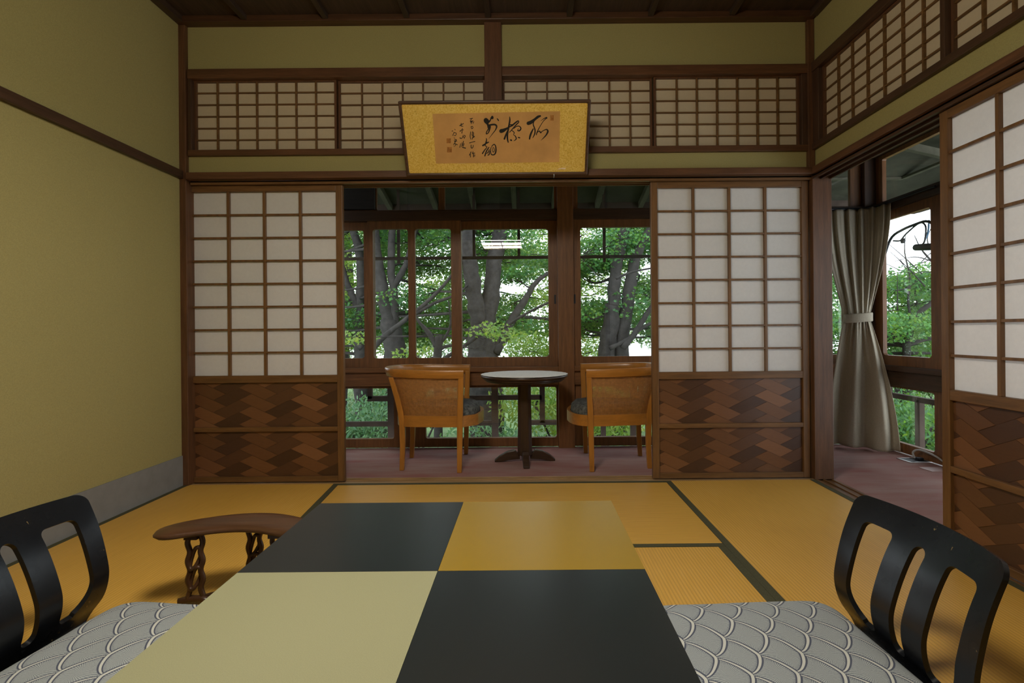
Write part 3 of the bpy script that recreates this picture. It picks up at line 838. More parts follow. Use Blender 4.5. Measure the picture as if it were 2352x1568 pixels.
# ------------------------------------------------------------------ trees
lobes = [(90, 1.0), (62, 0.42), (38, 0.86), (12, 0.36), (-18, 0.58), (-90, 0.28), (198, 0.58), (168, 0.36), (142, 0.86), (118, 0.42)]
LEAF = np.array([(r * math.cos(R(a)), r * math.sin(R(a))) for a, r in lobes])
OVAL = np.array([(0, 1), (-0.3, 0.35), (-0.28, -0.4), (0, -1), (0.28, -0.4), (0.3, 0.35)])
def leaves(pads, size, shape):
    """pads: (x, y, z, rx, ry, rz, n)"""
    Vs, n_all = [], 0
    for (x, y, z, rx, ry, rz, n) in pads:
        d = rng.normal(size=(n, 3)); d /= np.linalg.norm(d, axis=1, keepdims=True)
        rad = rng.random((n, 1)) ** 0.45
        c = d * rad * np.array([rx, ry, rz]) + np.array([x, y, z])
        nr = np.stack([rng.normal(0, 0.75, n), rng.normal(-0.45, 0.75, n), np.full(n, 0.8)], 1)
        nr /= np.linalg.norm(nr, axis=1, keepdims=True)
        ang = rng.random(n) * 2 * PI
        ref = np.stack([np.cos(ang), np.sin(ang), np.zeros(n)], 1)
        a = ref - nr * (ref * nr).sum(1, keepdims=True); a /= np.linalg.norm(a, axis=1, keepdims=True)
        b = np.cross(nr, a)
        s = (size * (0.7 + 0.6 * rng.random(n)))[:, None, None]
        V = c[:, None, :] + s * (a[:, None, :] * shape[None, :, 0:1] + b[:, None, :] * shape[None, :, 1:2])
        Vs.append(V.reshape(-1, 3)); n_all += n
    V = np.concatenate(Vs).astype(np.float32)
    k = len(shape)
    me = bpy.data.meshes.new('foliage')
    me.vertices.add(len(V)); me.vertices.foreach_set('co', V.ravel())
    me.loops.add(len(V)); me.loops.foreach_set('vertex_index', np.arange(len(V), dtype=np.int32))
    me.polygons.add(n_all)
    me.polygons.foreach_set('loop_start', np.arange(n_all, dtype=np.int32) * k)
    me.update(calc_edges=True); me.validate()
    return me
def tree(name, label, base, limbs, pads, mat, size=0.037, shape=LEAF, cat='tree', group='trees outside the windows', twigs=True, bark=BARK):
    o = thing(name, label, cat, base, group=group)
    bx = Vector(base)
    mb = MB()
    allp = []
    for pts, r0, r1 in limbs:
        sp = spline([tuple(Vector(p) - bx) for p in pts], max(8, 5 * len(pts)))
        n = len(sp)
        pp, rr = [], []
        for i, q in enumerate(sp):
            k = i / (n - 1)
            r = r0 + (r1 - r0) * k
            q = Vector(q) + Vector((random.uniform(-1, 1), random.uniform(-1, 1), 0)) * r * 0.14
            pp.append(q); rr.append(r * random.uniform(0.93, 1.07)); allp.append((q, r))
        mb.tube(pp, rr, 9)
    if twigs:
        for pd in pads:
            c = Vector(pd[:3]) - bx
            q, r = min(allp, key=lambda t: (t[0] - c).length + max(0, t[0].z - c.z) * 0.8)
            m1 = q.lerp(c, 0.5) + Vector((random.uniform(-0.12, 0.12), random.uniform(-0.1, 0.1), random.uniform(-0.12, 0.1)))
            rr = min(r * 0.5, 0.028)
            sp = spline([tuple(q), tuple(m1), tuple(c)], 9)
            mb.tube([Vector(s) for s in sp], [rr + (0.004 - rr) * i / 8 for i in range(9)], 5)
            for _ in range(4):
                e = c + Vector((random.uniform(-1, 1) * pd[3], random.uniform(-1, 1) * pd[4], random.uniform(-0.5, 0.5) * pd[5])) * 0.85
                s0 = m1.lerp(c, random.uniform(0.2, 1.0))
                mid = s0.lerp(e, 0.5) + Vector((random.uniform(-0.08, 0.08), 0, random.uniform(-0.08, 0.08)))
                mb.tube([Vector(s) for s in spline([tuple(s0), tuple(mid), tuple(e)], 6)], [0.009, 0.008, 0.007, 0.006, 0.004, 0.003], 4)
    if mb.v:
        mb.build('trunk', bark, o, smooth=True)
    if pads:
        me = leaves([(p[0] - bx.x, p[1] - bx.y, p[2] - bx.z, *p[3:]) for p in pads], size, shape)
        me.materials.append(mat)
        f = bpy.data.objects.new('foliage', me); C.objects.link(f); f.parent = o
    return o
LEAFK = 3.5
def scatter(n, xr, yr, zr, rx, rz, cnt):
    out = []
    for _ in range(n):
        r = random.uniform(*rx)
        out.append((random.uniform(*xr), random.uniform(*yr), random.uniform(*zr), r, r * random.uniform(0.8, 1.1), random.uniform(*rz), int(cnt * r * r * LEAFK)))
    return out
def L(Y, *pts, dy=0.0):
    """a limb through photo points at distance Y, drifting by dy"""
    return [P(x, y, Y + dy * i / max(1, len(pts) - 1)) for i, (x, y) in enumerate(pts)]
GZ = -3.0
def to_ground(limb):
    p = limb[0]
    return [Vector((p.x - 0.05, p.y, GZ))] + limb

m1 = to_ground(L(7.4, (1118, 960), (1112, 830), (1104, 745)))
tree('maple_tree', 'big maple with thick forked trunk behind the wide middle window', (m1[0].x, 7.4, GZ),
     [(m1, 0.27, 0.19), (L(7.4, (1104, 760), (1092, 690), (1080, 600), (1074, 500), (1070, 380), dy=-0.3), 0.13, 0.085),
      (L(7.4, (1110, 765), (1128, 680), (1138, 590), (1150, 500), (1158, 360), dy=0.3), 0.14, 0.09),
      (L(7.4, (1135, 810), (1170, 745), (1205, 690), (1240, 640), (1330, 590), dy=0.3), 0.085, 0.016),
      (L(6.6, (1010, 830), (1065, 795), (1110, 765), (1160, 750), (1205, 722), (1290, 680)), 0.028, 0.014)],
     scatter(44, (-3.0, 2.6), (7.75, 9.8), (0.75, 3.0), (0.45, 0.8), (0.14, 0.34), 820), LEAF_A)
m2 = to_ground(L(8.0, (912, 980), (908, 830), (895, 735)))
tree('maple_tree', 'slender maple with a forked trunk behind the narrow two-pane window', (m2[0].x, 8.0, GZ),
     [(m2, 0.24, 0.14), (L(8.0, (895, 745), (880, 670), (866, 600), (858, 500), (850, 380)), 0.11, 0.06),
      (L(8.0, (903, 780), (906, 690), (898, 600), (905, 480)), 0.075, 0.05),
      (L(8.0, (885, 690), (915, 640), (935, 600), (955, 530), (990, 470)), 0.06, 0.03),
      (L(7.2, (845, 815), (880, 775), (930, 735), (985, 690), (1040, 630), (1090, 560)), 0.045, 0.015),
      (L(7.2, (950, 722), (1000, 695), (1050, 675), (1090, 640)), 0.03, 0.01)],
     scatter(34, (-4.6, -0.6), (8.3, 10.4), (0.8, 3.1), (0.45, 0.8), (0.14, 0.34), 780), LEAF_A)
m3 = to_ground(L(8.6, (833, 980), (830, 800), (826, 720)))
tree('maple_tree', 'thin maple at the left edge of the veranda view, beside the left paper door', (m3[0].x, 8.6, GZ),
     [(m3, 0.16, 0.11), (L(8.6, (827, 725), (815, 690), (798, 650), (780, 590)), 0.07, 0.04), (L(8.6, (828, 740), (830, 640), (822, 560), (800, 500), (790, 420)), 0.09, 0.05),
      (L(8.2, (780, 740), (805, 775), (832, 800)), 0.03, 0.05)],
     scatter(20, (-5.8, -2.4), (8.8, 10.6), (0.5, 3.2), (0.45, 0.8), (0.14, 0.34), 760), LEAF_B)
m4 = to_ground(L(7.8, (1385, 960), (1395, 810), (1408, 700)))
tree('maple_tree', 'maple with two leaning trunks behind the window right of the veranda post', (m4[0].x, 7.8, GZ),
     [(m4, 0.17, 0.12), (L(7.8, (1408, 710), (1415, 620), (1428, 560), (1440, 500), (1450, 400)), 0.10, 0.06),
      (to_ground(L(7.8, (1425, 960), (1428, 810), (1440, 700), (1455, 610), (1480, 550), (1530, 480))), 0.13, 0.06),
      (L(7.6, (1400, 800), (1440, 780), (1480, 750), (1540, 725)), 0.035, 0.02), (L(7.6, (1430, 800), (1465, 755), (1500, 700), (1560, 640)), 0.05, 0.03),
      (L(7.2, (1415, 640), (1450, 625), (1500, 615)), 0.02, 0.012)],
     scatter(36, (0.6, 4.6), (8.1, 10.2), (0.75, 3.0), (0.45, 0.8), (0.14, 0.34), 780), LEAF_A)
m5 = to_ground(L(6.2, (1006, 830), (1004, 797), (985, 765), (965, 742), (945, 715)))
tree('young_maple_tree', 'low dark-stemmed young tree just beyond the left rattan chair', (m5[0].x, 6.2, GZ),
     [(m5, 0.06, 0.010), (L(6.2, (1005, 803), (1008, 792), (1025, 770), (1035, 740), (1030, 690)), 0.032, 0.006),
      (L(6.2, (1004, 805), (1020, 797), (1045, 793), (1085, 800)), 0.03, 0.008)],
     scatter(6, (-2.2, 0.2), (6.2, 6.9), (0.35, 1.0), (0.3, 0.45), (0.06, 0.12), 500), LEAF_B, 0.032)
m6 = to_ground(L(8.0, (2078, 960), (2082, 800), (2095, 745)))
tw = []
for k in range(16):
    p0 = P(random.uniform(2060, 2190), random.uniform(560, 690), random.uniform(7.6, 8.6))
    d_ = Vector((random.uniform(-0.7, 0.5), random.uniform(-0.3, 0.3), random.uniform(0.1, 0.6)))
    tw.append(([p0 - d_ * 0.5, p0 + Vector((0, 0, random.uniform(-0.08, 0.08))), p0 + d_ * 0.6], 0.011, 0.003))
tree('maple_tree', 'dark crooked tree seen through the side veranda window', (m6[0].x, 8.0, GZ),
     [(m6, 0.07, 0.052), (L(8.0, (2095, 750), (2112, 720), (2140, 695), (2180, 670), (2230, 620)), 0.05, 0.02), (L(8.0, (2095, 755), (2086, 690), (2090, 640), (2078, 580), (2080, 540)), 0.022, 0.004),
      (L(7.5, (2200, 660), (2140, 600), (2115, 570), (2100, 540)), 0.02, 0.004), (L(7.5, (2180, 620), (2140, 600), (2100, 590), (2055, 600)), 0.012, 0.003), (L(7.5, (2200, 640), (2165, 630), (2110, 625), (2070, 650)), 0.012, 0.003),
      (L(7.8, (2200, 620), (2145, 580), (2130, 550), (2140, 520)), 0.014, 0.004)] + tw,
     scatter(40, (5.0, 8.8), (8.2, 11.5), (-0.2, 1.75), (0.4, 0.65), (0.18, 0.38), 700) + scatter(34, (4.4, 8.8), (7.4, 10.4), (-0.6, 1.75), (0.4, 0.7), (0.15, 0.35), 800), LEAF_A)
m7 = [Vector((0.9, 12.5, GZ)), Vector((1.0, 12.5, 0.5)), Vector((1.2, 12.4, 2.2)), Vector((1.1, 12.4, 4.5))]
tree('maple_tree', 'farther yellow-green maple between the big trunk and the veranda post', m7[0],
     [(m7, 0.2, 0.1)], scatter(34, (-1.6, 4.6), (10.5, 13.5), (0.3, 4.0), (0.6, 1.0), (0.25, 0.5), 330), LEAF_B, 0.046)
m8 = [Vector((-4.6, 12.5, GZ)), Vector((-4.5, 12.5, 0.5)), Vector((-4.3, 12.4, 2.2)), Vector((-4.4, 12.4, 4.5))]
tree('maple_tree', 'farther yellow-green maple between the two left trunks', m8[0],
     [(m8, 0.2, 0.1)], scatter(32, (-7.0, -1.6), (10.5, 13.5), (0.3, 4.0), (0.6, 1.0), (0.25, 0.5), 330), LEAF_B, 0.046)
def shrub(x, y, z, r, label, mat=LEAF_C, n=15000, size=0.036):
    pads = []
    for _ in range(9):
        a, q = random.uniform(0, 2 * PI), random.uniform(0.2, 0.8)
        pads.append((x + math.cos(a) * q * r, y + math.sin(a) * q * r, z + random.uniform(-1.0, 0.35) * r, r * 0.62, r * 0.62, r * 0.4, n // 9))
    r *= 1.18
    limbs = [([Vector((x + random.uniform(-.1, .1), y, GZ)), Vector((x + random.uniform(-.3, .3), y, (GZ + z) / 2)), Vector((x + random.uniform(-.6, .6) * r, y + random.uniform(-.4, .4) * r, z + 0.2 * r))], 0.035, 0.012) for _ in range(4)]
    return tree('shrub', label, (x, y, GZ), limbs, pads, mat, size, OVAL, 'shrub', 'shrubs below the windows')
shrub(-3.3, 6.3, -0.55, 1.1, 'dense shrub outside the low window beside the left paper door', LEAF_A)
shrub(-1.7, 7.0, -0.6, 1.1, 'leafy shrub seen under the left rattan chair')
shrub(-0.35, 6.0, -0.65, 1.0, 'dark shrub between the left rattan chair and round table')
shrub(0.75, 7.0, -0.35, 1.1, 'yellow-green shrub behind the round table pedestal', LEAF_B)
shrub(1.6, 6.2, -0.75, 1.0, 'shrub seen under the right rattan chair')
shrub(3.0, 6.6, -0.5, 1.1, 'shrub hidden outside behind the right paper door')
shrub(4.3, 6.0, -0.45, 1.1, 'green shrub outside the side window beside the curtain', LEAF_A)
shrub(5.6, 6.6, -0.3, 1.2, 'green shrub outside the side window beyond its railing', LEAF_A)
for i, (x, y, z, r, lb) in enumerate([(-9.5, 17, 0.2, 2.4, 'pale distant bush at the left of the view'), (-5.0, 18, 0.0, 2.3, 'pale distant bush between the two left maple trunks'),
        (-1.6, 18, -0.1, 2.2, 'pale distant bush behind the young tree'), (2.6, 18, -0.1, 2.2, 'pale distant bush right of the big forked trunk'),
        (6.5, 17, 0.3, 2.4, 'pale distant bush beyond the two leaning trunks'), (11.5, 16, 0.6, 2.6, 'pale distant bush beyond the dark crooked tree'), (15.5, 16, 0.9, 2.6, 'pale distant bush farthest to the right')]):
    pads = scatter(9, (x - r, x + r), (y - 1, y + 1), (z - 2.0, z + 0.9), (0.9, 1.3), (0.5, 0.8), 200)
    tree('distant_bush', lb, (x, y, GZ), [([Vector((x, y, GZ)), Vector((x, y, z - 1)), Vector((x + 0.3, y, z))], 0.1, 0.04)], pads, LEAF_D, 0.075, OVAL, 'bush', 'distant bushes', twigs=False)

# cables under the side eave
ip = tag(MB().tube([PX(2103, 568, 2.95), PX(2128, 567, 2.95), PX(2175, 565, 2.95)], [0.024, 0.026, 0.026], 12).build('insulated_pipe', RUBBER, smooth=True),
    'short black insulated pipe hanging outside the side window', 'pipe')
q = PX(2168, 565, 2.95)
MB().bar((q.x, q.y, q.z), (q.x, q.y, 2.41), 0.02, 0.004).build('hanger_strap', METAL, ip)
hr = thing('hanging_bar', 'thin dark bar hung under the eave outside the back veranda windows', 'bar', (0, 4.95, 0))
zb = P(1211, 591, 4.95).z
MB().box(-3.4, 2.6, -0.012, 0.012, zb - 0.014, zb + 0.014).build('bar', RAILW, hr)
for px in (600, 919, 1092, 1195, 1391, 1700):
    x = (px - 1212.5) / F * 4.95
    MB().box(x - 0.013, x + 0.013, -0.01, 0.01, zb - (0.05 if px in (919, 1391) else 0), 2.27).build('hanger', RAILW, hr)
for i, (pts, r, m, lb) in enumerate([
    ([(2024, 620), (2034, 580), (2048, 545), (2072, 528), (2100, 516), (2128, 508), (2146, 520), (2150, 558)], 0.010, RUBBER, 'thick dark cable looping over the black pipe outside the side window'),
    ([(2052, 553), (2068, 552), (2082, 536), (2112, 512), (2126, 520), (2124, 552), (2118, 562)], 0.006, RUBBER, 'thin dark cable curling inside the thick cable loop'),
    ([(2134, 505), (2132, 530), (2126, 548), (2120, 561)], 0.006, plain('blue_cable_sheath', (0.05, 0.16, 0.30), 0.5), 'thin blue cable dropping onto the black pipe')]):
    tag(MB().tube([PX(px, py, 2.95 + 0.015 * i) for px, py in [tuple(q) for q in spline(pts, 28)]], r, 7).build('cable', m, smooth=True), lb, 'cable', 'cables outside the side window')
tag(MB().lathe([(0.0, -0.02), (0.014, -0.018), (0.018, 0), (0.014, 0.018), (0.0, 0.02)], 14, c=tuple(PX(2074, 553, 2.95))).build('insulator', RUBBER, smooth=True), 'small dark round insulator on the cable loop', 'insulator')

# ------------------------------------------------------------------ framed calligraphy
hw, hh = 0.517, 0.394
tilt = math.atan2(0.19, 0.346)
HB = P(1142, 402, 2.955)
hg = thing('framed_calligraphy', 'wide gold framed panel of brush calligraphy leaning out above the opening', 'framed calligraphy', HB, rot=(tilt, 0, 0))
HM = Matrix.Translation(HB) @ Euler((tilt, 0, 0)).to_matrix().to_4x4()
HI = HM.inverted()
def HP(px, py, yy=-0.0125):
    """photo point to the panel's own plane"""
    x, z = ray(px, py)
    o, d = HI @ Vector((0, 0, EYE)), HI.to_3x3() @ Vector((x, 1, z))
    t = (yy - o.y) / d.y
    return (o.x + d.x * t, o.z + d.z * t)
fw = 0.017
wf = wood('calligraphy_frame', (0.075, 0.036, 0.018), 'x', 0.4)
mb = MB()
outer = [(-hw, 0), (hw, 0), (hw, hh), (-hw, hh)]
inner = [(-hw + fw, fw), (hw - fw, fw), (hw - fw, hh - fw), (-hw + fw, hh - fw)]
rings = [[(x, y, z) for x, z in lp] for lp, y in ((outer, 0.012), (outer, -0.018), (inner, -0.018), (inner, 0.012))]
bs = [mb.add(r_) for r_ in rings]
for i in range(4):
    for j in range(4):
        k = (j + 1) % 4
        mb.face((bs[i] + j, bs[i] + k, bs[(i + 1) % 4] + k, bs[(i + 1) % 4] + j))
mb.build('frame', wf, hg, bevel=0.006)
gm = MB().box(-hw + fw - 0.004, hw - fw + 0.004, -0.010, 0.004, fw - 0.004, hh - fw + 0.004).build('gold_mount', GOLD, hg)
A8 = lambda x, y: (1100 + x / 9.225, 230 + y / 9.225)
A7 = lambda x, y: (940 + x / 9.225, 230 + y / 9.225)
sheet = [HP(*A7(490, 290)), HP(*A7(565, 1345)), HP(*A8(1703, 1312)), HP(*A8(1722, 236))]
ss = MB().prism(sheet, lambda x, z: (x, -0.009, z), lambda x, z: (x, -0.0112, z)).build('silk_sheet', SILK, hg)
def brush(mb, pts, A, lift, k=1.0):
    n = max(6, 5 * len(pts))
    sp = spline(pts, n)
    base = [(HP(*A(p[0], p[1])), max(3.0, p[2]) / 9.225 / F * 2.86 * 0.5 * k) for p in sp]
    y = -0.0116 - lift
    L_, R_ = [], []
    for i, ((x, z), w) in enumerate(base):
        (xa, za), (xb, zb) = base[max(0, i - 1)][0], base[min(n - 1, i + 1)][0]
        dx, dz = xb - xa, zb - za
        l = math.hypot(dx, dz) or 1
        nx, nz = -dz / l, dx / l
        L_.append((x + nx * w, y, z + nz * w)); R_.append((x - nx * w, y, z - nz * w))
    a, b = mb.add(L_), mb.add(R_)
    for i in range(n - 1):
        mb.face((a + i, a + i + 1, b + i + 1, b + i))
    for (x, z), w in (base[0], base[-1]):
        c = mb.add([(x + w * math.cos(t), y - 0.00005, z + w * math.sin(t)) for t in [2 * PI * q / 10 for q in range(10)]])
        mb.face([c + q for q in range(10)])
big = [
 [(1045, 490, 70), (1100, 470, 70), (1180, 410, 50), (1250, 355, 50), (1300, 335, 35)],
 [(1230, 370, 30), (1170, 440, 25), (1150, 510, 22), (1170, 570, 25), (1190, 640, 28), (1180, 720, 26), (1140, 800, 12)],
 [(1150, 610, 24), (1110, 690, 36), (1085, 760, 38), (1072, 820, 30)],
 [(1310, 440, 6), (1370, 395, 14), (1430, 370, 26), (1440, 380, 24)],
 [(1430, 385, 18), (1370, 440, 14), (1310, 530, 14), (1260, 620, 18), (1225, 700, 22), (1220, 735, 18)],
 [(1230, 690, 10), (1280, 655, 22), (1310, 690, 26), (1340, 660, 16), (1430, 620, 22), (1460, 660, 36), (1430, 730, 28), (1370, 800, 18), (1310, 855, 4)],
 [(470, 655, 80), (520, 640, 70), (590, 600, 40), (650, 565, 25), (720, 530, 30)],
 [(650, 355, 16), (655, 420, 30), (640, 520, 34), (620, 620, 36), (605, 720, 36), (605, 820, 34), (620, 890, 26)],
 [(600, 660, 22), (570, 740, 34), (540, 820, 36)],
 [(660, 520, 20), (720, 520, 30), (770, 480, 30), (830, 440, 24), (840, 470, 22), (790, 520, 24), (720, 600, 20), (650, 680, 16)],
 [(740, 600, 14), (800, 555, 18), (860, 555, 20), (890, 600, 26), (860, 645, 28), (820, 640, 18), (840, 600, 8)],
 [(700, 640, 16), (750, 690, 18), (730, 730, 10), (770, 760, 20), (790, 820, 24), (740, 865, 10)],
 [(675, 845, 34), (690, 850, 30)], [(838, 790, 26), (865, 797, 24)],
 [(150, 430, 100), (170, 455, 100)], [(170, 470, 70), (230, 440, 30), (255, 390, 22), (280, 350, 36), (285, 375, 50), (262, 380, 40)],
 [(160, 470, 60), (190, 520, 40), (200, 580, 36)],
 [(190, 540, 36), (270, 520, 34), (345, 520, 34), (375, 560, 34), (350, 630, 20), (290, 710, 14), (210, 815, 6)],
 [(225, 560, 50), (200, 610, 24), (160, 680, 20), (160, 715, 20), (200, 690, 20), (225, 620, 30), (240, 560, 30)],
 [(390, 395, 22), (415, 430, 24)],
 [(155, 810, 14), (160, 850, 22), (130, 940, 20)], [(85, 960, 36), (140, 925, 26), (205, 890, 22)],
 [(170, 890, 20), (130, 960, 18), (170, 990, 16), (120, 1060, 22), (75, 1130, 26)], [(210, 1000, 22), (160, 1080, 26), (125, 1180, 26)],
 [(220, 1050, 18), (190, 1110, 20), (160, 1130, 12)], [(230, 1080, 16), (215, 1150, 24), (190, 1165, 18)],
 [(260, 1000, 16), (245, 1070, 18), (265, 1150, 22), (330, 1150, 26), (360, 1080, 30), (355, 980, 24), (320, 935, 20), (270, 980, 16)],
 [(300, 1000, 12), (285, 1070, 12), (310, 1100, 14), (330, 1050, 14), (310, 1000, 10)]]
small = [
 [(1285, 395, 12), (1345, 385, 12)], [(1320, 395, 12), (1290, 450, 10), (1330, 440, 14), (1300, 470, 16)], [(1350, 430, 10), (1310, 500, 12)], [(1370, 450, 10), (1350, 490, 12)],
 [(1310, 560, 12), (1320, 600, 12), (1345, 595, 12), (1345, 560, 12), (1315, 560, 10)],
 [(1300, 670, 12), (1290, 760, 14), (1300, 830, 10)], [(1330, 680, 12), (1370, 690, 10)], [(1345, 660, 10), (1350, 740, 12)], [(1320, 720, 12), (1370, 715, 12)],
 [(1330, 750, 14), (1380, 770, 14), (1340, 800, 14)], [(1360, 740, 10), (1330, 830, 12)],
 [(1280, 905, 16), (1330, 890, 12), (1390, 875, 14)], [(1310, 950, 14), (1315, 1010, 16), (1345, 1005, 14), (1355, 955, 12)],
 [(1310, 1095, 14), (1275, 1165, 14)], [(1295, 1140, 12), (1295, 1205, 14)], [(1350, 1090, 12), (1335, 1140, 12)], [(1340, 1120, 14), (1390, 1120, 12)],
 [(1360, 1125, 14), (1360, 1205, 14)], [(1360, 1160, 12), (1395, 1165, 12)], [(1360, 1190, 10), (1390, 1190, 10)],
 [(1070, 540, 16), (1150, 495, 12)], [(1100, 490, 12), (1100, 545, 14), (1140, 555, 10)], [(1075, 660, 16), (1110, 630, 10), (1150, 630, 10)], [(1125, 600, 12), (1115, 700, 14)],
 [(1075, 800, 18), (1110, 810, 12), (1140, 760, 10)], [(1140, 740, 10), (1150, 790, 14)], [(1165, 745, 14), (1185, 760, 14), (1165, 810, 12)],
 [(1090, 920, 10), (1070, 1000, 14)], [(1120, 900, 12), (1115, 990, 12)], [(1150, 870, 14), (1130, 960, 12)], [(1160, 920, 14), (1145, 980, 12)], [(1130, 1000, 16), (1190, 1015, 20)],
 [(905, 655, 12), (925, 650, 10)], [(960, 615, 10), (975, 630, 10)], [(950, 680, 12), (920, 750, 10)], [(960, 690, 12), (995, 700, 12), (980, 750, 10), (945, 745, 10)],
 [(950, 790, 8), (960, 810, 8)], [(960, 830, 12), (1000, 840, 12), (960, 880, 12)], [(950, 860, 10), (1010, 870, 12)], [(980, 880, 12), (940, 940, 12)],
 [(960, 920, 12), (1020, 945, 14)], [(985, 920, 10), (980, 970, 10)], [(950, 965, 10), (955, 985, 8)]]
for lo_, hi_ in ((0, 6), (6, 14), (14, 20), (20, 28)):
    mb = MB()
    for i, q in enumerate(big[lo_:hi_]): brush(mb, q, A8, 0.00002 * i)
    mb.build('brushed_character', INK, ss)
for lo_, hi_ in ((0, 20), (20, 32), (32, 43)):
    mb = MB()
    for i, q in enumerate(small[lo_:hi_]): brush(mb, q, A7, 0.00002 * i, 1.15)
    mb.build('signature_writing', INK, ss)
for A, cx_, cy_, a, b in ((A7, 835, 860, 46, 52), (A7, 852, 1050, 50, 56), (A8, 1550, 375, 36, 56)):
    MB().prism([HP(*A(cx_ - a, cy_ - b)), HP(*A(cx_ - a, cy_ + b)), HP(*A(cx_ + a, cy_ + b)), HP(*A(cx_ + a, cy_ - b))], lambda x, z: (x, -0.0110, z), lambda x, z: (x, -0.0114, z)).build('red_seal', SEAL, ss)
MB().prism([HP(*A8(*q)) for q in ((1660, 1470), (1705, 1445), (1780, 1432), (1840, 1437), (1832, 1466), (1750, 1462))], lambda x, z: (x, -0.0098, z), lambda x, z: (x, -0.0112, z)).build('torn_patch', plain('bare_paper', (0.85, 0.66, 0.45), 0.8), gm)
for q in ([(20, 1340, 10), (50, 1420, 8), (110, 1490, 6)], [(460, 1330, 8), (540, 1350, 12), (640, 1410, 10), (760, 1490, 6)], [(-440, 1350, 10), (-330, 1345, 12), (-220, 1380, 6)], [(1840, 1440, 6), (1900, 1400, 8), (1960, 1380, 8)]):
    mb = MB()
    brush(mb, q, A8, -0.0013)
    mb.build('paper_crease', plain('pale_crease', (0.72, 0.52, 0.18), 0.7), gm)
hk = thing('hook', 'small pale metal hook under the lower edge of the framed calligraphy', 'hook', P(1272, 402, 2.945))
MB().tube([(0, 0.012, -0.012), (0, -0.003, -0.012), (0, -0.008, 0.0), (0, -0.006, 0.014)], 0.0022, 6).build('bent_wire', METAL, hk, smooth=True)

# ------------------------------------------------------------------ pendant lamp (its reflection shows in the window glass)
pl = thing('pendant_lamp', 'square paper pendant lamp above the low table, mirrored in the middle window', 'lamp', (-0.33, 1.0, 2.04))
MB().box(-0.25, 0.25, -0.25, 0.25, 0.0, 0.008).build('diffuser', LAMPDOWN, pl)
mb = MB()
for s in (-1, 1):
    mb.box(s * 0.262 - 0.002, s * 0.262 + 0.002, -0.262, 0.262, 0.0, 0.15)
    mb.box(-0.26, 0.26, s * 0.262 - 0.002, s * 0.262 + 0.002, 0.0, 0.15)
mb.build('paper_side', LAMPSIDE, pl)
mb = MB()
for s in (-1, 1):
    mb.box(s * 0.27 - 0.007, s * 0.27 + 0.007, -0.277, 0.277, -0.012, 0.01).box(-0.277, 0.277, s * 0.27 - 0.007, s * 0.27 + 0.007, -0.012, 0.01)
    mb.box(s * 0.27 - 0.007, s * 0.27 + 0.007, -0.277, 0.277, 0.145, 0.165).box(-0.277, 0.277, s * 0.27 - 0.007, s * 0.27 + 0.007, 0.145, 0.165)
mb.box(-0.27, 0.27, -0.004, 0.004, -0.012, 0.0).box(-0.004, 0.004, -0.27, 0.27, -0.012, 0.0).box(-0.27, 0.27, -0.27, 0.27, 0.155, 0.16)
mb.build('frame', wood('lamp_wood', (0.25, 0.14, 0.06), 'x'), pl)
MB().tube([(0, 0, 0.16), (0, 0, ZC - 2.04)], 0.006, 8).build('cord', RUBBER, pl)
MB().lathe([(0.045, ZC - 2.04 - 0.035), (0.05, ZC - 2.04 - 0.005), (0.05, ZC - 2.04)], 20).build('ceiling_rose', wood('lamp_wood', (0.25, 0.14, 0.06), 'x'), pl)

# ------------------------------------------------------------------ low table
tx0, tx1, ty0, ty1, tz = -0.648, 0.257, 0.22, 1.602, 0.35
lt_ = thing('low_table', 'low checkered table of charcoal, mustard and pale olive squares in the foreground', 'low table', ((tx0 + tx1) / 2, (ty0 + ty1) / 2, 0))
hx, hy = (tx1 - tx0) / 2, (ty1 - ty0) / 2
mb = MB()
mb.box(-hx, hx, -hy, hy, tz - 0.032, tz - 0.0015, 0)
xm = -0.203 - (tx0 + tx1) / 2
for j in range(3):
    y1_, y0_ = hy - j * 0.4607, hy - (j + 1) * 0.4607
    for (xa, xb, mm) in ((-hx, xm, 0 if j % 2 == 0 else 2), (xm, hx, 1 if j % 2 == 0 else 0)):
        mb.box(xa + 0.0004, xb - 0.0004, y0_ + 0.0004, y1_ - 0.0004, tz - 0.0015, tz, mm)
mb.build('tabletop', [T_DARK, T_GOLD, T_CREAM], lt_)
MB().box(-hx + 0.06, hx - 0.06, -hy + 0.06, -hy + 0.08, tz - 0.085, tz - 0.032).box(-hx + 0.06, hx - 0.06, hy - 0.08, hy - 0.06, tz - 0.085, tz - 0.032).box(-hx + 0.06, -hx + 0.08, -hy + 0.08, hy - 0.08, tz - 0.085, tz - 0.032).box(hx - 0.08, hx - 0.06, -hy + 0.08, hy - 0.08, tz - 0.085, tz - 0.032).build('apron', BLACK, lt_)
for sx in (-1, 1):
    for sy in (-1, 1):
        cx_, cy_ = sx * (hx - 0.075), sy * (hy - 0.075)
        MB().loft([[(cx_ + a * w, cy_ + b * w, z) for a, b in ((-1, -1), (1, -1), (1, 1), (-1, 1))] for z, w in ((0.0015, 0.021), (tz - 0.032, 0.03))]).build('leg', BLACK, lt_, bevel=0.004)

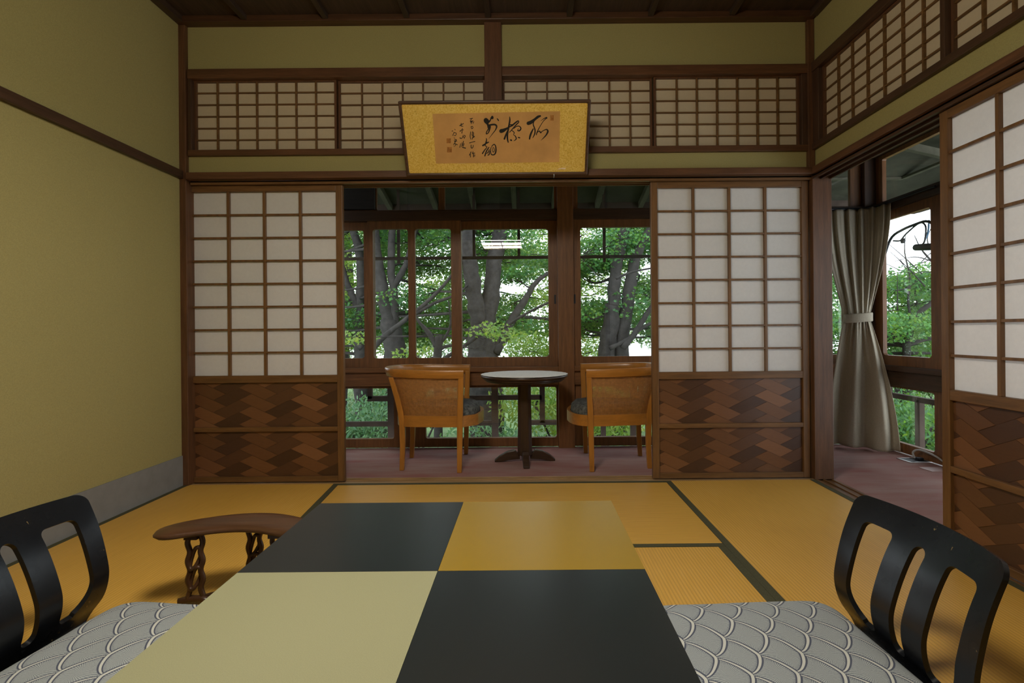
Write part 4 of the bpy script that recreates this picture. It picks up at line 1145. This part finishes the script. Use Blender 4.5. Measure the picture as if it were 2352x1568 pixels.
# ------------------------------------------------------------------ floor chairs and cushions
prof_z = [0.018, 0.034, 0.06, 0.10, 0.15, 0.20, 0.30, 0.405]
prof_x = [0.080, 0.046, 0.046, 0.068, 0.082, 0.080, 0.057, 0.016]
prof = spline(list(zip(prof_x, prof_z)), 61)
arc = [0.0]
for a, b in zip(prof[:-1], prof[1:]): arc.append(arc[-1] + float(np.hypot(*(b - a))))
SL = arc[-1]
def prof_at(s):
    s = min(max(s, 0), SL)
    i = min(int(np.searchsorted(arc, s, side='right')) - 1, 59)
    k = (s - arc[i]) / (arc[i + 1] - arc[i])
    p = prof[i] + (prof[i + 1] - prof[i]) * k
    t = prof[i + 1] - prof[i]; t = t / np.hypot(*t)
    return p, t
def back_map(w, s, off):
    p, t = prof_at(s)
    nx, nz = t[1], -t[0]
    k = s / SL
    x = p[0] - 0.046 * (1 - (w / 0.24) ** 2) * k ** 1.8
    return (x + nx * off, w, p[1] + nz * off)
def soft_rect(w, s, x0, x1, y0, y1, r00, r10, r):
    """rectangle with its own radius at each lower corner"""
    cx_, cy_ = (x0 + x1) / 2, (y0 + y1) / 2
    rr = r if s > cy_ else (r00 if w < cx_ else r10)
    return rrect(w, s, cx_, cy_, (x1 - x0) / 2, (y1 - y0) / 2, rr)
def back_sdf(w, s):
    d = soft_rect(w, s, -0.232, 0.232, 0, SL, 0.13, 0.13, 0.032)
    top, bot = SL - 0.066, 0.098
    d = max(d, -soft_rect(w, s, -0.182, -0.086, bot, top, 0.085, 0.02, 0.018))
    d = max(d, -soft_rect(w, s, 0.086, 0.182, bot, top, 0.02, 0.085, 0.018))
    d = max(d, -rrect(w, s, 0, (top + bot) / 2, 0.0205, (top - bot) / 2, 0.020))
    return d
def zaisu(label, loc, rz):
    o = thing('floor_chair', label, 'legless floor chair', loc, rz, group='legless floor chairs at the low table')
    mb = MB()
    plate(mb, back_sdf, -0.245, 0.245, 0.0, SL, 84, 78, back_map, 0.013)
    mb.build('backrest', BLACK, o, smooth=True, auto=40)
    mb = MB()
    plate(mb, lambda x, y: rrect(x, y, 0.30, 0, 0.235, 0.215, 0.05), 0.04, 0.55, -0.22, 0.22, 40, 36, lambda x, y, k: (x, y, 0.016 + k), 0.012)
    mb.build('seat', BLACK, o, smooth=True, auto=40)
    for sx in (0.12, 0.48):
        for sy in (-0.17, 0.17):
            MB().box(sx - 0.02, sx + 0.02, sy - 0.02, sy + 0.02, 0.0018, 0.011).build('foot_pad', RUBBER, o)
    return o
def zabuton(label, loc, rz, seed):
    o = thing('floor_cushion', label, 'floor cushion', loc, rz, group='wave patterned floor cushions')
    h, n = 0.285, 48
    ph = random.Random(seed).uniform(0, 6)
    def shape(u, v, sgn):
        a, b = 2 * u - 1, 2 * v - 1
        ex = ((1 - abs(a) ** 5) * (1 - abs(b) ** 5))
        th = 0.040 * max(ex, 0) ** 0.45
        inset = 1 - 0.03 * (1 - abs(a) ** 2) * abs(b) ** 6 - 0.10 * abs(a) ** 14
        inset2 = 1 - 0.03 * (1 - abs(b) ** 2) * abs(a) ** 6 - 0.10 * abs(b) ** 14
        wr = 0.0035 * math.sin(5 * a + 3 * b + ph) * math.sin(4 * b - 2 * a) * max(ex, 0)
        z = sgn * th + (wr if sgn > 0 else 0)
        if sgn < 0: z = max(z, -0.022)
        return (a * h * inset2, b * h * inset, 0.048 + z)
    mb = MB()
    mb.grid(lambda u, v: shape(u, v, 1), n, n)
    mb.grid(lambda u, v: shape(u, v, -1), n, n)
    me = mb.build('cover', SEIGAIHA, o, smooth=True)
    bm = bmesh.new(); bm.from_mesh(me.data)
    bmesh.ops.remove_doubles(bm, verts=bm.verts, dist=1e-5); bmesh.ops.recalc_face_normals(bm, faces=bm.faces)
    bm.to_mesh(me.data); bm.free()
    cord = []
    for k in range(4):
        for q in range(12):
            t = q / 12
            u, v = [(t, 0), (1, t), (1 - t, 1), (0, 1 - t)][k]
            cord.append(Vector(shape(u, v, 1)))
    MB().tube(cord, 0.004, 6, loop=True).build('piping', plain('dark_blue_piping', (0.06, 0.07, 0.11), 0.8), me, smooth=True)
    return o
zaisu('black slatted legless chair at the left of the low table', (-1.352, 1.315, 0), 0)
zaisu('black slatted legless chair at the right of the low table', (0.966, 1.25, 0), PI)
zabuton('bluish wave-patterned cushion on the left floor chair', (-0.972, 1.235, 0.0225), R(-6.5), 1)
zabuton('grey wave-patterned cushion on the right floor chair', (0.604, 1.22, 0.0225), PI + R(2.5), 2)

# ------------------------------------------------------------------ curved armrest
ar = thing('armrest', 'dark curved wooden armrest stool on carved chain-link legs beside the left cushion', 'armrest', (-0.95, 1.72, 0))
cen = [(-0.245, -0.085), (-0.17, -0.022), (-0.06, 0.024), (0.05, 0.026), (0.16, -0.018), (0.235, -0.08)]
sp = spline(cen, 41)
rings = []
for i, q in enumerate(sp):
    k = i / 40
    a, b = sp[max(0, i - 1)], sp[min(40, i + 1)]
    t = (b - a) / np.hypot(*(b - a)); nrm = np.array([-t[1], t[0]])
    e = abs(2 * k - 1)
    w = (0.074 - 0.022 * e ** 2) * max(0.02, 1 - e ** 9) ** 0.5
    th = 0.0145 * max(0.05, 1 - e ** 14) ** 0.5
    rings.append([(q[0] + nrm[0] * w * sgn_pow, q[1] + nrm[1] * w * sgn_pow, 0.238 + th * zz) for sgn_pow, zz in
                  [((abs(math.cos(g)) ** 0.7) * math.copysign(1, math.cos(g)), (abs(math.sin(g)) ** 0.8) * math.copysign(1, math.sin(g))) for g in [2 * PI * j / 20 for j in range(20)]]])
MB().loft(rings).build('rest_board', wood('armrest_wood', ARMW, 'x', 0.28), ar, smooth=True)
def chain_leg(cx_, cy_, ang):
    mb = MB()
    dx, dy = math.cos(ang), math.sin(ang)
    Z0, Z1 = 0.02, 0.23
    for s in (-1, 1):
        pts = []
        for i in range(33):
            z = Z0 + (Z1 - Z0) * i / 32
            w = s * (0.0195 + 0.0035 * math.cos((z - Z0) / (Z1 - Z0) * 2 * PI * 3.5))
            pts.append((cx_ + dx * w, cy_ + dy * w, z))
        mb.tube(pts, 0.0085, 8)
    for zc in (0.085, 0.15):
        lp = []
        for q in range(24):
            a = 2 * PI * q / 24
            u, v = 0.0125 * math.cos(a), 0.036 * math.sin(a)
            u2 = u + v * 0.28
            dep = 0.006 * math.cos(2 * a)
            lp.append((cx_ + dx * u2 - dy * dep, cy_ + dy * u2 + dx * dep, zc + v))
        mb.tube(lp, 0.0065, 8, loop=True)
    mb.box(cx_ - 0.03, cx_ + 0.012, cy_ - 0.012, cy_ + 0.012, 0.212, 0.234)
    o = mb.build('leg', wood('armrest_wood_dark', sc(ARMW, 0.75), 'z', 0.35), ar, smooth=True, auto=50)
    return o
LEGS = [(-0.14, -0.04, 0.15), (0.13, -0.035, -0.15), (0.0, 0.062, 0.0)]
for a in LEGS: chain_leg(*a)
mb = MB()
for (a, b, g) in LEGS:
    mb.tube([(a - 0.05, b - 0.01, 0.012), (a - 0.02, b, 0.017), (a + 0.02, b, 0.017), (a + 0.05, b - 0.01, 0.012)], 0.011, 8)
mb.tube([(LEGS[0][0], LEGS[0][1], 0.014), (0, 0.062, 0.014), (LEGS[1][0], LEGS[1][1], 0.014)], 0.010, 8)
mb.build('foot', wood('armrest_wood_dark', sc(ARMW, 0.75), 'x', 0.35), ar, smooth=True)

# ------------------------------------------------------------------ rattan tub chairs (local +x is the way they face)
def u_path(n=49, grow=0.0):
    """plan of the tub from the near front post round the back to the far one"""
    pts = [(0.215, -0.262), (0.10, -0.272), (-0.02, -0.268), (-0.15, -0.242), (-0.255, -0.165), (-0.298, 0.0), (-0.255, 0.165), (-0.15, 0.242), (-0.02, 0.268), (0.10, 0.272), (0.215, 0.262)]
    return [Vector((q[0] * (1 + grow), q[1] * (1 + grow), 0)) for q in spline(pts, n)]
def tub_chair(label, loc, rz):
    o = thing('rattan_armchair', label, 'armchair', loc, rz, group='rattan tub chairs on the veranda')
    cw = wood('honey_wood', CHAIRWOOD, 'x', 0.3, 0.25, 0.5); cz = wood('honey_wood', CHAIRWOOD, 'z', 0.3, 0.25, 0.5)
    up = u_path()
    rings = []
    for i, p in enumerate(up):
        t = (up[min(48, i + 1)] - up[max(0, i - 1)]).normalized()
        nr = Vector((t.y, -t.x, 0))        # outwards
        rise = 0.012 * (0.5 - 0.5 * math.cos(2 * PI * i / 48))
        sec = [(-0.016, 0.592), (0.012, 0.586), (0.017, 0.600), (0.017, 0.634), (0.012, 0.641), (-0.022, 0.643), (-0.026, 0.637), (-0.022, 0.61)]
        rings.append([p + nr * a + Vector((0, 0, z + rise)) for a, z in sec])
    MB().loft(rings).build('top_rail', cw, o, smooth=True, auto=50)
    # legs: front ones straight up to the rail, back ones swept outwards
    for s in (-1, 1):
        rg = []
        for z, x, y, w in ((0, 0.184, 0.246, 0.0145), (0.28, 0.19, 0.252, 0.018), (0.36, 0.192, 0.254, 0.018), (0.60, 0.2, 0.262, 0.0165)):
            rg.append([(x + a * w, s * (y + b * w), z) for a, b in ((-1, -1), (1, -1), (1, 1), (-1, 1))])
        MB().loft(rg).build('leg', cz, o, bevel=0.004)
        rg = []
        for z, x, y, w in ((0, -0.190, 0.165, 0.0145), (0.15, -0.183, 0.168, 0.016), (0.30, -0.182, 0.178, 0.0185), (0.38, -0.19, 0.188, 0.018), (0.46, -0.206, 0.199, 0.017), (0.54, -0.226, 0.21, 0.016), (0.60, -0.243, 0.216, 0.015)):
            rg.append([(x + a * w, s * (y + b * w), z) for a, b in ((-1, -1), (1, -1), (1, 1), (-1, 1))])
        MB().loft(rg).build('leg', cz, o, bevel=0.004)
    # reeded seat rail
    sp_ = spline([(0.20, -0.245), (0.0, -0.225), (-0.18, -0.175), (-0.225, 0.0), (-0.18, 0.175), (0.0, 0.225), (0.20, 0.245), (0.285, 0.17), (0.315, 0.0), (0.285, -0.17)], 60)
    sp_ = [Vector((q[0], q[1], 0)) for q in sp_] + []
    rings = []
    n = len(sp_)
    for i, p in enumerate(sp_):
        t = (sp_[(i + 1) % n] - sp_[i - 1]).normalized()
        nr = Vector((t.y, -t.x, 0))
        sec = [(-0.012, 0.285)]
        for k in range(4):
            z0 = 0.285 + k * 0.0175
            sec += [(0.006, z0 + 0.002), (0.011, z0 + 0.0055), (0.011, z0 + 0.012), (0.006, z0 + 0.0155)]
        sec += [(-0.012, 0.355)]
        rings.append([p + nr * a + Vector((0, 0, z)) for a, z in sec])
    MB().loft(rings, loop=True, caps=False).build('seat_rail', cw, o, smooth=True, auto=40)
    poly = [(q.x * 0.955, q.y * 0.955) for q in sp_]
    rings = [[(x * k, y * k, z) for x, y in poly] for k, z in ((0.98, 0.30), (1.0, 0.34), (1.0, 0.365), (0.985, 0.39), (0.93, 0.405), (0.7, 0.413), (0.3, 0.416), (0.02, 0.416))]
    MB().loft(rings).build('seat', SEATCLOTH, o, smooth=True)
    # woven cane between rail and seat
    lo = [Vector((q[0], q[1], 0)) for q in spline([(0.185, -0.25), (0.02, -0.228), (-0.17, -0.18), (-0.222, 0.0), (-0.17, 0.18), (0.02, 0.228), (0.185, 0.25)], 49)]
    def S_(a, h):
        f = a * 48
        i = min(int(f), 47); k = f - i
        b_, t_ = lo[i].lerp(lo[i + 1], k), up[i].lerp(up[i + 1], k)
        e = h ** 1.3
        p = b_.lerp(t_, e)
        return Vector((p.x, p.y, 0.352 + (0.596 - 0.352) * h))
    mb = MB()
    nv, nh = 150, 30
    for k in range(nv):
        a0, a1 = (k + 0.26) / nv, (k + 0.74) / nv
        mb.grid(lambda u, v: S_(a0 + (a1 - a0) * u, v), 1, 6)
    for k in range(nh):
        h0, h1 = (k + 0.26) / nh, (k + 0.74) / nh
        mb.grid(lambda u, v: S_(v, h0 + (h1 - h0) * u) * 1.0, 1, 48)
    mb.build('cane_panel', CANE, o, solid=0.0018)
    return o
tub_chair('honey rattan tub chair to the left of the round table, facing right', (-0.625, 3.465, -0.003), R(2))
tub_chair('honey rattan tub chair partly behind the right paper door, facing left', (0.59, 3.462, -0.003), PI - R(2))

# ------------------------------------------------------------------ round table and doily
rt = thing('round_table', 'small dark round pedestal table between the two rattan chairs', 'table', (-0.023, 3.5, -0.003))
dw, dz = wood('dark_table_wood', DARKTBL, 'x', 0.35), wood('dark_table_wood', DARKTBL, 'z', 0.35)
MB().lathe([(0.255, 0.545), (0.262, 0.549), (0.262, 0.553), (0.268, 0.556), (0.276, 0.559), (0.276, 0.565), (0.284, 0.569), (0.293, 0.574), (0.295, 0.581), (0.292, 0.587), (0.28, 0.589)], 56).build('tabletop', dw, rt, smooth=True, auto=45)
MB().loft([[(a * w, b * w, z) for a, b in ((-1, -0.55), (-0.55, -1), (0.55, -1), (1, -0.55), (1, 0.55), (0.55, 1), (-0.55, 1), (-1, 0.55))] for z, w in ((0.045, 0.049), (0.3, 0.046), (0.545, 0.044))]).build('pedestal', dz, rt, bevel=0.003)
MB().box(-0.12, 0.12, -0.02, 0.02, 0.525, 0.546).box(-0.02, 0.02, -0.12, 0.12, 0.520, 0.5455).build('top_brace', dw, rt)
for k in range(4):
    a = PI / 2 * k + R(3)
    prof_f = [(0.035, 0.045), (0.07, 0.078), (0.12, 0.068), (0.17, 0.042), (0.205, 0.012), (0.205, 0.001), (0.165, 0.001), (0.11, 0.012), (0.035, 0.018)]
    ca, sa = math.cos(a), math.sin(a)
    MB().prism(prof_f, lambda r_, z: (r_ * ca - 0.02 * sa, r_ * sa + 0.02 * ca, z), lambda r_, z: (r_ * ca + 0.02 * sa, r_ * sa - 0.02 * ca, z)).build('foot', dw, rt, bevel=0.004)
mb = MB()
rings = []
for rr, z in ((0.005, 0.0032), (0.15, 0.0032), (0.275, 0.003), (0.288, 0.003), (0.294, 0.0028), (0.294, 0.0022), (0.28, 0.0022), (0.005, 0.0022)):
    e = max(0, (rr - 0.27) / 0.03)
    rings.append([((rr + e * 0.0035 * math.sin(30 * t)) * math.cos(t), (rr + e * 0.0035 * math.sin(30 * t)) * math.sin(t), z + (0.003 * math.sin(30 * t + 1) - 0.002 if z < 0 else 0)) for t in [2 * PI * q / 120 for q in range(120)]])
mb.loft(rings)
dl = mb.build('lace_doily', DOILY, smooth=True)
dl.location = (-0.023, 3.5, 0.587)
tag(dl, 'round off-white lace cloth covering the top of the dark pedestal table', 'tablecloth')

# ------------------------------------------------------------------ curtain
cu = thing('curtain', 'oatmeal curtain tied at the waist in the veranda corner', 'curtain', (2.42, 3.72, 0))
TOPC = [(2.23, 3.85), (2.36, 3.845), (2.48, 3.835), (2.555, 3.77), (2.585, 3.65)]
TIEC = [(2.315, 3.765), (2.35, 3.71), (2.395, 3.69), (2.44, 3.70), (2.485, 3.735)]
BOTC = [(2.235, 3.83), (2.33, 3.79), (2.43, 3.73), (2.53, 3.655), (2.592, 3.585)]
N_S = 140
tops, ties, bots = [np.array(spline(c, N_S + 1)) for c in (TOPC, TIEC, BOTC)]
def smooth01(t): return t * t * (3 - 2 * t)
def curtain_pt(u, v):
    z = 0.012 + v * (1.765 - 0.012)
    i = int(round(u * N_S))
    zt = 0.955
    if z > zt:
        k = (z - zt) / (1.765 - zt)
        e = math.sin(k * PI / 2) ** 1.1
        p = ties[i] * (1 - e) + tops[i] * e
        amp = 0.007 + 0.016 * e
        w = amp * math.sin(2 * PI * 6 * u) + 0.45 * amp * math.sin(2 * PI * 11 * u + 1 + 2 * k)
    else:
        k = (zt - z) / zt
        e = 1 - (1 - k) ** 1.6
        p = ties[i] * (1 - e) + bots[i] * e
        amp = 0.008 + 0.034 * math.sin(min(1, k * 1.3) * PI / 2)
        f = 1 - smooth01(min(1, k * 2.2))
        w = amp * math.sin(2 * PI * (2.6 * u) + 1.5 + 0.8 * k) + amp * (0.18 + 0.5 * f) * math.sin(2 * PI * 5.2 * u + 0.5) + 0.009 * f * math.sin(2 * PI * 9 * u)
    sag = -0.02 * math.exp(-((z - zt) / 0.12) ** 2)
    d = np.array([-0.55, -0.83])
    q = p + d * (w + sag * 0)
    return (q[0] - 2.42, q[1] - 3.72, z + 0.006 * math.sin(6 * u + 0.5) * (1 - v))
MB().grid(curtain_pt, N_S, 90).build('cloth', CURTAIN, cu, smooth=True, solid=0.003)
band = []
for q in range(40):
    a = 2 * PI * q / 40
    band.append((2.40 + 0.094 * math.cos(a) - 2.42, 3.728 + 0.058 * math.sin(a) - 3.72))
rings = [[(x * k + (1 - k) * -0.02, y * k, z + 0.006 * (x / 0.09)) for x, y in band] for z, k in ((0.925, 0.98), (0.93, 1.03), (0.955, 1.02), (0.982, 1.03), (0.988, 0.98))]
MB().loft(rings, caps=False).build('tieback', CURTAIN, cu, smooth=True, solid=0.003)
rd = thing('curtain_rail', 'thin dark rail carrying the corner curtain', 'curtain rail', (2.42, 3.75, 1.772))
MB().tube([(2.1 - 2.42, 0.11, 0), (2.50 - 2.42, 0.10, 0), (2.575 - 2.42, 0.03, 0), (2.585 - 2.42, -0.5, 0)], 0.008, 8).build('track', RUBBER, rd)

# ------------------------------------------------------------------ floor outlet and cable
ob = PZ(2100, 1056, 0.0)
ot = thing('floor_outlet', 'recessed metal floor outlet box in the carpet near the curtain', 'floor outlet', (ob.x, ob.y, -0.004), R(4))
mb = MB()
for s in (-1, 1):
    mb.box(-0.075, 0.075, s * 0.055 - 0.006, s * 0.055 + 0.006, 0.001, 0.005).box(s * 0.07 - 0.006, s * 0.07 + 0.006, -0.049, 0.049, 0.001, 0.005)
mb.build('rim', METAL, ot)
MB().box(-0.064, 0.064, -0.049, 0.049, 0.0005, 0.002).build('plate', RUBBER, ot)
MB().box(0.02, 0.052, -0.02, 0.02, 0.002, 0.02).build('plug', RUBBER, ot, bevel=0.004)
fl = thing('floor_hatch', 'flat pinkish hatch lid in the carpet beside the floor outlet', 'hatch', PZ(2150, 1078, -0.003), R(4))
MB().box(-0.07, 0.07, -0.05, 0.05, 0.0, 0.003).build('lid', plain('pinkish_plate', (0.36, 0.23, 0.21), 0.5), fl)
cb = [(ob.x + 0.0, ob.y + 0.0, 0.012), (ob.x + 0.0, ob.y + 0.01, 0.05), (ob.x + 0.03, ob.y - 0.01, 0.068), (ob.x + 0.06, ob.y - 0.10, 0.05), (ob.x + 0.055, ob.y - 0.22, 0.018), (ob.x + 0.03, ob.y - 0.42, 0.006), (ob.x, ob.y - 0.8, 0.006)]
tag(MB().tube([Vector(q) for q in spline(cb, 40)], 0.0065, 8).build('power_cable', GREYCABLE, smooth=True), 'grey power cable arching out of the floor outlet', 'cable')
